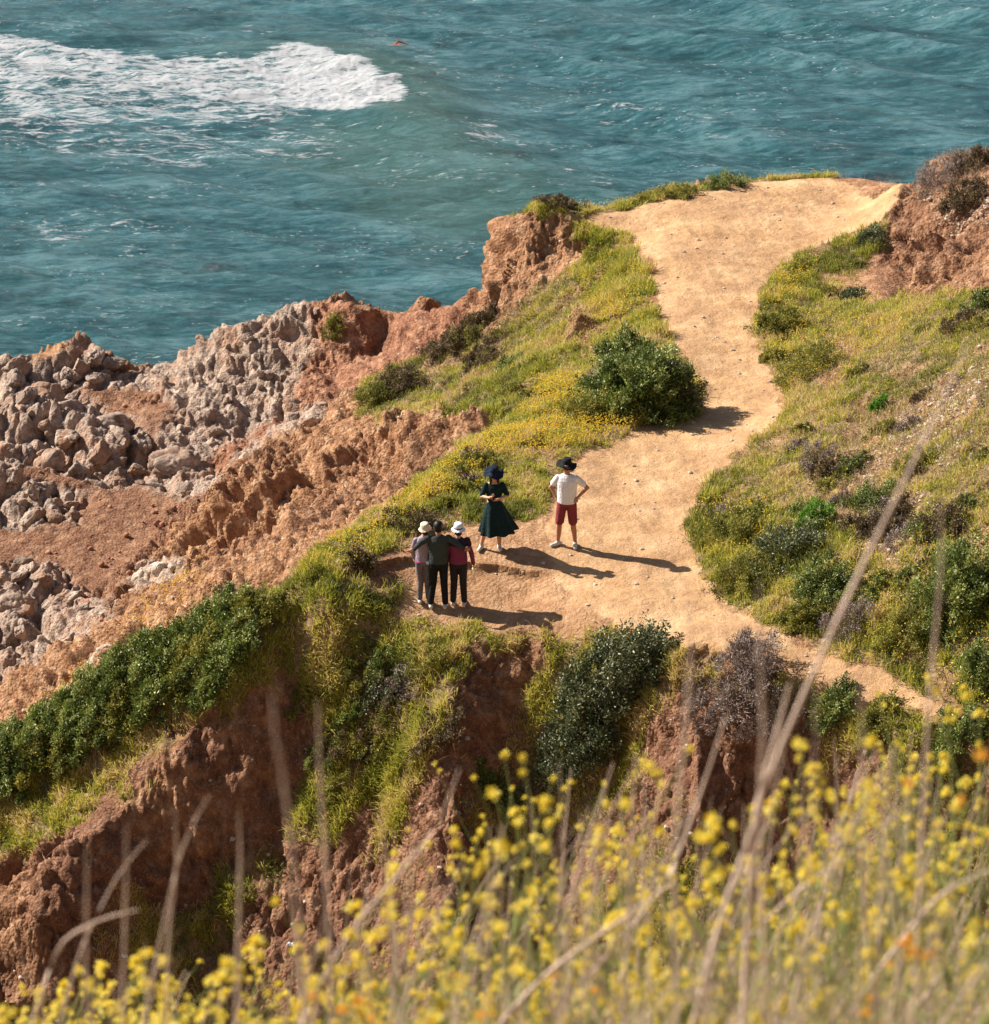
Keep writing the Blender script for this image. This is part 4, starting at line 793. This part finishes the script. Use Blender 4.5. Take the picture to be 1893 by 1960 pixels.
o = mesh_np('floating_kelp', v, F, None, True, simple('kelp', (.32, .10, .05), .5, .3)); o.location = at_z(762, 88, SEAZ+.12); tag(o, 'reddish brown clump of kelp floating beyond the breaking wave', 'kelp')

# ------------------------------------------------------------------ people
def prim_capsule(p0, r0, p1, r1, seg=14, flat=1.0, up=(0, 1, 0)):
    p0 = np.array(p0, float); p1 = np.array(p1, float); t = p1-p0; L = np.linalg.norm(t); t /= L+1e-9
    a = np.cross(t, up); a = a/np.linalg.norm(a) if np.linalg.norm(a) > 1e-3 else np.array([1., 0, 0]); b = np.cross(t, a); rings = []
    for q in (-80, -50, -20, 0): q = math.radians(q); rings.append((p0+t*r0*math.sin(q), r0*math.cos(q)))
    for q in (0, 20, 50, 80): q = math.radians(q); rings.append((p1+t*r1*math.sin(q), r1*math.cos(q)))
    an = np.arange(seg)*2*math.pi/seg
    V_ = np.concatenate([c+r*(np.cos(an)[:, None]*a+flat*np.sin(an)[:, None]*b) for c, r in rings]); return closed(V_, len(rings), seg)
def closed(V_, n, seg):
    F = [[i*seg+k, i*seg+(k+1) % seg, (i+1)*seg+(k+1) % seg, (i+1)*seg+k] for i in range(n-1) for k in range(seg)]
    c0, c1 = len(V_), len(V_)+1; V_ = np.concatenate([V_, [V_[:seg].mean(0)], [V_[-seg:].mean(0)]])
    F += [[c0, (k+1) % seg, k, k] for k in range(seg)] + [[c1, (n-1)*seg+k, (n-1)*seg+(k+1) % seg, (n-1)*seg+(k+1) % seg] for k in range(seg)]
    return V_, F
def prim_loft(rings, seg=24, wob=0):
    an = np.arange(seg)*2*math.pi/seg; V_ = []
    for (cx, cy, cz, rx, ry) in rings:
        w_ = 1+wob*np.sin(an*7+cz*3)*max(0, (1.0-cz))
        V_.append(np.stack([cx+rx*np.cos(an)*w_, cy+ry*np.sin(an)*w_, np.full(seg, cz)], -1))
    return closed(np.concatenate(V_), len(rings), seg)
def prim_ball(c, r, tiltx=0, n=12, seg=18):
    an = np.arange(seg)*2*math.pi/seg; V_ = []
    for q in np.linspace(-85, 85, n):
        q = math.radians(q); V_.append(np.stack([r[0]*math.cos(q)*np.cos(an), r[1]*math.cos(q)*np.sin(an), np.full(seg, r[2]*math.sin(q))], -1))
    V_ = np.concatenate(V_); ct, st_ = math.cos(tiltx), math.sin(tiltx); V_ = np.stack([V_[:, 0], V_[:, 1]*ct-V_[:, 2]*st_, V_[:, 1]*st_+V_[:, 2]*ct], -1)
    return closed(V_+np.array(c), n, seg)
def fuse(name, prims, voxel, mat, parent, smooth=6):
    Vs, Fs, b = [], [], 0
    for V_, F in prims:
        Vs.append(V_); Fs += [[i+b for i in (f if f[2] != f[3] else f[:3])] for f in F]; b += len(V_)
    me = bpy.data.meshes.new(name); me.from_pydata(np.concatenate(Vs).tolist(), [], Fs)
    import bmesh
    bm = bmesh.new(); bm.from_mesh(me); bmesh.ops.recalc_face_normals(bm, faces=bm.faces); bm.to_mesh(me); bm.free()
    o = bpy.data.objects.new(name, me); COL.objects.link(o)
    m = o.modifiers.new('r', 'REMESH'); m.mode = 'VOXEL'; m.voxel_size = voxel; m.use_smooth_shade = True
    s_ = o.modifiers.new('s', 'SMOOTH'); s_.factor = .5; s_.iterations = smooth
    dg = bpy.context.evaluated_depsgraph_get(); nm = bpy.data.meshes.new_from_object(o.evaluated_get(dg)); o.modifiers.clear(); o.data = nm
    nm.name = name; nm.materials.clear(); nm.materials.append(mat); o.parent = parent; return o
def hand(w, d, nrm, curl=.6, side=1):
    """palm, four curled fingers and a thumb"""
    w, d, nrm = [np.array(q, float) for q in (w, d, nrm)]; d /= np.linalg.norm(d); s_ = np.cross(d, nrm); s_ /= np.linalg.norm(s_); nrm = np.cross(s_, d)
    pr = [prim_capsule(w, .026, w+d*.05, .030, 12, .62, tuple(s_))]
    pr.append(prim_capsule(w+d*.03-s_*.018, .022, w+d*.075-s_*.022, .018, 10)); pr.append(prim_capsule(w+d*.03+s_*.018, .022, w+d*.075+s_*.020, .018, 10))
    for k, (o_, L) in enumerate(((-.030, .062), (-.010, .074), (.010, .070), (.029, .055))):
        a = w+d*.085+s_*o_; b = a+(d*math.cos(curl*.6)+nrm*math.sin(curl*.6))*L*.55; c = b+(d*math.cos(curl*1.7)+nrm*math.sin(curl*1.7))*L*.5
        pr += [prim_capsule(a, .0098, b, .009, 8), prim_capsule(b, .009, c, .0075, 8)]
    th = w+d*.02+s_*side*.026; t1 = th+(d*.7+s_*side*.7)*.035; t2 = t1+(d*.85+nrm*.4)*.032
    pr += [prim_capsule(w+d*.012+s_*side*.012, .014, t1, .0115, 8), prim_capsule(t1, .0115, t2, .009, 8)]; return pr
def skin_mat(name, c): 
    m = simple(name, c, .55, .06, 20); m.node_tree.nodes['Principled BSDF'].inputs['Subsurface Weight'].default_value = .08; return m
def cloth(name, c, var=.25, rough=.85):
    t = NT(name); n = t.noise(7, 5, .6, t.new('ShaderNodeTexCoord').outputs['Object']); t.l.new(t.mix(n, tuple(k*(1-var) for k in c), tuple(min(1, k*(1+var)) for k in c)), t.b.inputs['Base Color'])
    t.b.inputs['Roughness'].default_value = rough; t.b.inputs['Specular IOR Level'].default_value = .2
    b = t.bump(t.noise(9, 5, .6, t.new('ShaderNodeTexCoord').outputs['Object'], 1.6), .9, .045); t.l.new(b, t.b.inputs['Normal']); return t.m
SHOE = cloth('shoe_canvas', (.62, .60, .56), .08); SOLE = simple('rubber_sole', (.7, .68, .64), .7)
def person(name_label, u, v, h, rot, J, skin, feet_z=None):
    c = cast2(u, v); root = bpy.data.objects.new('person', None); COL.objects.link(root); g = ground_at(c[0], c[1])
    root.location = (c[0], c[1], g+.005); root.rotation_euler = (0, 0, rot); root.scale = (h/1.75,)*3; root.empty_display_size = .3; tag(root, name_label, 'person'); J['root'] = root
    sh, hp = J.get('sh', .185), J.get('hp', .085); hx_, hy_ = J.get('head', (0, -.015)); tl = J.get('tilt', 0)
    hz = 1.63; pr = []
    pr.append(prim_loft([(0, 0, .86, .13, .095), (0, 0, .93, .165, .11), (0, 0, 1.02, .145, .10), (0, 0, 1.12, .135, .095), (0, 0, 1.25, .155, .105), (0, 0, 1.36, .165, .10), (0, .005, 1.43, .12, .075), (0, .005, 1.47, .06, .05)]))
    pr.append(prim_capsule((0, .01, 1.42), .056, (hx_*.8, hy_*.6+.01, 1.56), .050))
    pr.append(prim_ball((hx_, hy_+.01, hz+.02), (.076, .093, .098), tl)); pr.append(prim_ball((hx_, hy_-.02, hz-.045), (.055, .066, .062), tl))      # skull and jaw
    pr.append(prim_ball((hx_, hy_-.092, hz-.012), (.012, .018, .024), tl, 8, 10)); pr.append(prim_ball((hx_, hy_-.078, hz-.055), (.024, .012, .010), tl, 6, 10))     # nose, lips
    pr.append(prim_ball((hx_, hy_-.070, hz-.088), (.022, .018, .016), tl, 6, 10)); pr.append(prim_ball((hx_, hy_-.078, hz+.032), (.050, .014, .010), tl, 6, 10))   # chin, brow
    for s_ in (-1, 1): pr.append(prim_ball((hx_+s_*.077, hy_+.015, hz-.005), (.010, .020, .031), tl, 6, 10))
    for s_, k in ((-1, 'R'), (1, 'L')):
        S = (s_*sh*.93, .0, 1.385); E = J['e'+k]; W_ = J['w'+k]; S = J.get('s'+k, S)
        pr += [prim_capsule(S, .046, E, .036), prim_capsule(E, .039, W_, .025)]
        dd = np.array(J.get('hd'+k, np.array(W_)-np.array(E)), float); pr += hand(np.array(W_)+dd/np.linalg.norm(dd)*.01, dd, J.get('hn'+k, (-s_, 0, 0)), J.get('curl'+k, .6), J.get('th'+k, 1))
        H_ = (s_*hp, 0, .90); K = J['k'+k]; A = J['a'+k]; tp = J.get('t'+k, (0, -1)); f = np.array([tp[0], tp[1], 0.])
        pr += [prim_capsule(H_, .083, K, .052), prim_capsule(K, .052, (np.array(K)*.55+np.array(A)*.45+np.array([0, .012, 0])), .052), prim_capsule((np.array(K)*.55+np.array(A)*.45+np.array([0, .012, 0])), .052, A, .034),
               prim_capsule(np.array(A)+[0, 0, -.03]-f*.02, .030, np.array(A)*[1, 1, 0]+f*.11+[0, 0, .03], .022)]
    fuse('body', pr, .0065, skin, root, 2)
    shp = []
    for k in 'RL':
        A = np.array(J['a'+k]); tp = J.get('t'+k, (0, -1)); f = np.array([tp[0], tp[1], 0.]); A0 = A*[1, 1, 0]
        o = fuse('shoe', [prim_capsule(A0-f*.055+[0, 0, .040], .040, A0+f*.05+[0, 0, .043], .042, 14), prim_capsule(A0+f*.05+[0, 0, .038], .040, A0+f*.14+[0, 0, .033], .033, 14), prim_capsule(A0+[0, 0, .05], .042, A0+[0, 0, .085], .041)], .008, J.get('shoe', SHOE), root, 2)
    return root
def eyes(root, J, mat):
    hx_, hy_ = J.get('head', (0, -.015))
    for s_ in (-1, 1): 
        V_, F = prim_ball((hx_+s_*.030, hy_-.082, 1.645), (.013, .008, .007), J.get('tilt', 0), 6, 10); fuse('eye', [(V_, F)], .003, mat, root, 0)
def hat(root, c, brim, crown, h, mat, tilt=(0, 0), droop=.25, band=None, wav=.0, taper=.85):
    n = 36; an = np.arange(n)*2*math.pi/n; prof = [(0.001, h), (crown*taper*.6, h*1.0), (crown*taper, h*.93), (crown*.97, h*.45), (crown, .02), (crown*1.06, .0), ((crown+brim)/2, -droop*(brim-crown)*.4), (brim, -droop*(brim-crown))]
    full = prof+[(brim*1.0, -droop*(brim-crown)-.007), ((crown+brim)/2, -droop*(brim-crown)*.4-.008), (crown*.97, -.008), (crown*.93, h*.45), (.001, h*.9)]
    V_ = []
    for r_, z_ in full:
        w_ = wav*max(0, (r_-crown)/(brim-crown+1e-6)); V_.append(np.stack([r_*np.cos(an), r_*np.sin(an), z_+w_*np.sin(an*3+1)+.5*w_*np.sin(an*5)], -1))
    V_ = np.concatenate(V_); m_ = len(full); F = [[i*n+k, i*n+(k+1) % n, (i+1)*n+(k+1) % n, (i+1)*n+k] for i in range(m_-1) for k in range(n)]
    o = mesh_np('hat', V_, np.array(F), None, True, mat, root); o.location = c; o.rotation_euler = (tilt[0], tilt[1], 0)
    if band:
        V_ = np.concatenate([np.stack([r_*np.cos(an), r_*np.sin(an), np.full(n, z_)], -1) for r_, z_ in ((crown*1.012, .004), (crown*1.03, .006), (crown*1.02, .030), (crown*1.0, .032))])
        F = [[i*n+k, i*n+(k+1) % n, (i+1)*n+(k+1) % n, (i+1)*n+k] for i in range(3) for k in range(n)]; b_ = mesh_np('hat_band', V_, np.array(F), None, True, band, o)
    return o
def sleeve(S, E, r0, r1, f=1.0):
    S, E = np.array(S, float), np.array(E, float); return prim_capsule(S, r0, S+(E-S)*f, r1)
def trousers(J, root, mat, name='trousers', r=.012, to=1.0, wide=1.0):
    pr = [prim_loft([(0, 0, .84, .14, .105), (0, 0, .93, .178, .123), (0, 0, 1.0, .165, .115), (0, 0, 1.04, .155, .11)])]
    for s_, k in ((-1, 'R'), (1, 'L')):
        H_ = np.array((s_*.085, 0, .90)); K = np.array(J['k'+k]); A = np.array(J['a'+k]); 
        if to <= 1: pr.append(prim_capsule(H_, .098, H_+(K-H_)*to*.98, .078*wide))
        else: pr += [prim_capsule(H_, .096, K, .066*wide), prim_capsule(K, .066*wide, A+[0, 0, .03], .055*wide)]
    return fuse(name, pr, .010, mat, root, 3)
SK_T = skin_mat('tanned_skin', (.42, .20, .12)); SK_L = skin_mat('light_skin', (.55, .31, .20)); EYE = simple('eye_dark', (.03, .02, .02), .3)
# the man in white, hands on his hips
J = dict(eR=(-.30, .06, 1.17), wR=(-.20, .0, 1.0), hdR=(.7, -.25, -.55), hnR=(.3, .9, 0), eL=(.37, .08, 1.17), wL=(.21, -.02, 1.02), hdL=(-.6, -.5, -.45), hnL=(0, .8, 0), curlR=.5, curlL=.5,
         kR=(-.13, -.03, .50), aR=(-.16, .03, .085), tR=(-.8, -.6), kL=(.12, -.03, .50), aL=(.16, .02, .085), tL=(.1, -1), head=(-.01, -.03), tilt=.1)
p1 = person('man in white T-shirt and maroon shorts standing hands on hips on the path', 1084, 1047, 1.86, R(-6), J, SK_T); eyes(p1, J, EYE)
fuse('t_shirt', [prim_loft([(0, 0, .90, .178, .130), (0, 0, 1.0, .180, .130), (0, 0, 1.12, .180, .130), (0, 0, 1.25, .192, .130), (0, 0, 1.35, .198, .118), (0, .005, 1.42, .165, .09), (0, .005, 1.465, .085, .065)]),
     sleeve((-.175, 0, 1.385), J['eR'], .058, .062, .60), sleeve((.175, 0, 1.385), J['eL'], .058, .062, .60)], .009, cloth('white_cotton', (.86, .87, .90), .04), p1, 3)
trousers(J, p1, cloth('maroon_cotton', (.24, .045, .05)), 'shorts', to=.95, wide=1.1)
hat(p1, (-.01, -.02, 1.675), .19, .084, .12, cloth('black_straw', (.012, .012, .014), .3), (.10, .12), .15, None, .02)
mesh_ = fuse('hair', [prim_ball((-.01, .02, 1.63), (.084, .085, .085))], .008, simple('dark_hair', (.02, .013, .01), .6), p1)
# the woman in the long dark dress looking down at her phone
J = dict(eR=(-.25, -.03, 1.16), wR=(-.13, -.21, 1.20), hdR=(.75, -.5, .35), hnR=(0, .2, 1), eL=(.26, -.02, 1.15), wL=(.02, -.22, 1.15), hdL=(-.8, -.3, .25), hnL=(0, .3, 1), curlR=1.0, curlL=.9,
         kR=(-.16, -.02, .49), aR=(-.26, .01, .085), tR=(-.45, -.9), kL=(.10, -.02, .49), aL=(.10, .0, .085), tL=(.1, -1), head=(-.01, -.055), tilt=.45, sh=.165)
p2 = person('woman in long dark green dress and wide navy hat looking down at her phone', 946, 1052, 1.74, R(5), J, SK_L); eyes(p2, J, EYE)
def dress():
    seg = 72; an = np.arange(seg)*2*math.pi/seg; rings = []
    for z_, rx, ry, ox in ((1.06, .128, .105, 0), (.98, .165, .13, .005), (.88, .21, .17, .015), (.75, .25, .21, .03), (.60, .295, .25, .05), (.47, .34, .28, .07), (.38, .37, .30, .08)):
        f = (1.06-z_)/.68; w_ = 1+.11*f*np.sin(an*9+.6+z_*1.5)+.05*f*np.sin(an*5+z_*2)
        rings.append(np.stack([ox+rx*np.cos(an)*w_, ry*np.sin(an)*w_, z_+.03*f*np.cos(an)], -1))
    V_, F = closed(np.concatenate(rings), len(rings), seg); return V_, F
M_DRESS = cloth('dark_green_cloth', (.006, .024, .025), .35)
fuse('dress', [dress(), prim_loft([(0, 0, 1.04, .135, .11), (0, 0, 1.12, .145, .108), (0, -.01, 1.25, .165, .125), (0, -.005, 1.35, .165, .112), (0, .005, 1.42, .13, .08), (0, .005, 1.45, .08, .06)]),
     sleeve((-.160, 0, 1.385), J['eR'], .054, .056, .85), sleeve((.160, 0, 1.385), J['eL'], .054, .056, .85)], .009, M_DRESS, p2, 2)
hat(p2, (-.01, -.06, 1.69), .195, .084, .13, cloth('navy_felt', (.007, .017, .036), .3), (.30, .08), .30, cloth('black_ribbon', (.006, .008, .012), .2), .035)
fuse('hair', [prim_ball((-.01, .0, 1.62), (.088, .09, .10)), prim_capsule((-.07, -.01, 1.58), .035, (-.08, -.05, 1.36), .02), prim_capsule((.07, -.01, 1.58), .035, (.08, -.05, 1.36), .02), prim_capsule((0, .06, 1.58), .05, (0, .09, 1.35), .03)], .008, simple('brown_hair', (.035, .018, .012), .6), p2)
ph = mesh_np('phone', np.array([(x_, y_, z_) for x_ in (-.037, .037) for y_ in (-.004, .004) for z_ in (-.075, .075)]), np.array([(0, 1, 3, 2), (4, 6, 7, 5), (0, 4, 5, 1), (2, 3, 7, 6), (0, 2, 6, 4), (1, 5, 7, 3)]), None, False, simple('phone_black', (.02, .02, .022), .25))
mw = Matrix.LocRotScale(p2.location, p2.rotation_euler, p2.scale)
ph.matrix_world = mw @ Matrix.Translation((-.055, -.245, 1.235)) @ Matrix.Rotation(R(-40), 4, 'X'); tag(ph, 'black mobile phone held by the woman in the dark dress', 'phone')
# the three friends seen from behind: local -Y is their front, they are turned to face the sea
def stand(dx=.0, w_=.10): return dict(kR=(-w_, -.02, .50), aR=(-w_-.02+dx, .01, .085), tR=(-.15, -1), kL=(w_, -.02, .50), aL=(w_+.02+dx, .01, .085), tL=(.15, -1))
J = dict(eR=(-.25, .02, 1.13), wR=(-.27, -.06, .88), eL=(.23, -.05, 1.13), wL=(.20, -.16, .92), head=(-.03, -.02), sh=.165, **stand(0, .07))
p3 = person('friend in a cream bucket hat and lilac jacket, left one of three hugging friends', 812, 1156, 1.66, R(180), J, SK_L)
fuse('jacket', [prim_loft([(0, 0, .93, .170, .125), (0, 0, 1.02, .168, .122), (0, 0, 1.14, .160, .118), (0, 0, 1.27, .172, .122), (0, 0, 1.37, .172, .112), (0, .005, 1.43, .13, .08), (0, .005, 1.48, .07, .06)]),
     sleeve((-.160, 0, 1.39), J['eR'], .056, .05, 1), sleeve(J['eR'], J['wR'], .05, .038, .97), sleeve((.160, 0, 1.39), J['eL'], .056, .05, 1), sleeve(J['eL'], J['wL'], .05, .038, .97)], .009, cloth('lilac_grey', (.34, .27, .32), .15), p3)
fuse('jacket_hem', [prim_loft([(0, 0, .915, .174, .129), (0, 0, .95, .176, .131)])], .008, cloth('magenta_trim', (.50, .06, .26), .15), p3, 1)
trousers(J, p3, cloth('grey_leggings', (.17, .145, .15), .45), to=2, wide=1.06)
hat(p3, (-.03, -.0, 1.66),   .135, .094, .11, cloth('cream_cotton', (.72, .62, .45), .06), (-.15, .12), .55, None, .006)
fuse('hair', [prim_ball((-.03, .015, 1.61), (.086, .085, .10))], .008, simple('brown_hair_short', (.05, .025, .015), .6), p3)
fuse('waist_pouch', [prim_ball((-.10, .135, .95), (.055, .035, .045))], .008, cloth('pale_blue_nylon', (.55, .68, .74), .1), p3, 1)
J = dict(eL=(.33, .05, 1.33), wL=(.44, .12, 1.24), hdL=(.7, -.25, -.5), hnL=(0, -1, 0), eR=(-.34, .05, 1.33), wR=(-.46, .12, 1.25), hdR=(-.8, -.3, -.35), hnR=(0, -1, 0), head=(0, -.01), **stand(0, .10))
J['aL'] = (.15, .0, .085); p4 = person('man with short black hair in a dark grey sweater, his arms round both friends', 840, 1165, 1.82, R(180), J, SK_T)
M_SW = cloth('dark_grey_knit', (.050, .060, .055), .25)
fuse('sweater', [prim_loft([(0, 0, .92, .180, .130), (0, 0, 1.0, .185, .134), (0, 0, 1.12, .178, .128), (0, 0, 1.25, .195, .13), (0, 0, 1.37, .198, .12), (0, .005, 1.43, .15, .09), (0, .005, 1.48, .075, .065)]),
     sleeve((-.185, 0, 1.41), J['eR'], .068, .056, 1), sleeve(J['eR'], J['wR'], .056, .042, .97), sleeve((.185, 0, 1.41), J['eL'], .068, .056, 1), sleeve(J['eL'], J['wL'], .056, .042, .97)], .009, M_SW, p4)
trousers(J, p4, cloth('black_trousers', (.012, .013, .014), .3), to=2, wide=1.05)
fuse('hair', [prim_ball((0, .012, 1.665), (.088, .100, .098)), prim_ball((0, .045, 1.61), (.076, .065, .07))], .008, simple('black_hair', (.008, .007, .007), .55), p4)
J = dict(eR=(-.25, .02, 1.13), wR=(-.29, -.06, .88), eL=(.22, -.03, 1.13), wL=(.20, -.12, .92), head=(0, -.015), sh=.17, **stand(0, .09))
J['eR'] = (-.26, .03, 1.13); p5 = person('friend in a white brimmed hat and maroon jacket, right one of three hugging friends', 878, 1160, 1.70, R(180), J, SK_L)
fuse('jacket', [prim_loft([(0, 0, .93, .180, .130), (0, 0, 1.02, .178, .128), (0, 0, 1.14, .168, .12), (0, 0, 1.27, .176, .122), (0, 0, 1.33, .178, .116)]),
     sleeve((-.18, 0, 1.34), J['eR'], .060, .05, 1), sleeve(J['eR'], J['wR'], .05, .040, .97), sleeve((.18, 0, 1.34), J['eL'], .060, .05, 1), sleeve(J['eL'], J['wL'], .05, .040, .97)], .009, cloth('maroon_fleece', (.22, .040, .085), .2), p5)
fuse('jacket_yoke', [prim_loft([(0, 0, 1.31, .184, .122), (0, 0, 1.37, .184, .118), (0, .005, 1.43, .14, .085), (0, .005, 1.48, .07, .06)]), sleeve((-.172, 0, 1.41), (-.20, 0, 1.32), .068, .064), sleeve((.172, 0, 1.41), (.20, 0, 1.32), .068, .064)], .009, cloth('dark_plum', (.035, .022, .035), .3), p5)
trousers(J, p5, cloth('charcoal_trousers', (.028, .022, .024), .3), to=2, wide=1.1)
hat(p5, (0, .0, 1.67), .142, .092, .115, cloth('white_cotton_hat', (.78, .80, .82), .04), (-.08, 0), .45, cloth('black_band', (.02, .02, .025), .2), .006)
fuse('hair', [prim_ball((0, .015, 1.61), (.084, .085, .095))], .008, simple('dark_short_hair', (.02, .012, .01), .6), p5)
# ------------------------------------------------------------------ light, sky, camera
sd = Vector((-2.2, .95, 0)).normalized(); EL = R(37)
sun = bpy.data.lights.new('sun', 'SUN'); sun.energy = 5.0; sun.angle = R(.55); sun.color = (1, .92, .83)
so = bpy.data.objects.new('sun', sun); COL.objects.link(so)
dirv = Vector((sd.x*math.cos(EL), sd.y*math.cos(EL), math.sin(EL)))
so.rotation_euler = dirv.to_track_quat('Z', 'Y').to_euler(); so.location = (-20, 60, 40)
w = bpy.data.worlds.new('World'); SC.world = w; w.use_nodes = True
bg = w.node_tree.nodes['Background']; sk = w.node_tree.nodes.new('ShaderNodeTexSky'); sk.sky_type = 'NISHITA'; sk.sun_disc = False
sk.sun_elevation = EL; sk.sun_rotation = math.atan2(sd.x, sd.y); sk.air_density = 1.0; sk.dust_density = 1.2
w.node_tree.links.new(sk.outputs[0], bg.inputs[0]); bg.inputs[1].default_value = .05
cam = bpy.data.cameras.new('camera'); co = bpy.data.objects.new('camera', cam); COL.objects.link(co); SC.camera = co
co.location = (0, 0, CAMZ); co.rotation_euler = (R(90)-PITCH, 0, 0)
cam.sensor_width = 36; cam.sensor_fit = 'HORIZONTAL'; cam.lens = 36*FPX/1893; cam.clip_end = 5000; cam.clip_start = .1
cam.dof.use_dof = True; cam.dof.focus_distance = 60.5; cam.dof.aperture_fstop = 4.8
SC.view_settings.view_transform = 'Standard'; SC.view_settings.look = 'None'; SC.view_settings.exposure = 1.02; SC.view_settings.gamma = 1
SC.cycles.use_denoising = True; SC.cycles.max_bounces = 5; SC.cycles.transparent_max_bounces = 8
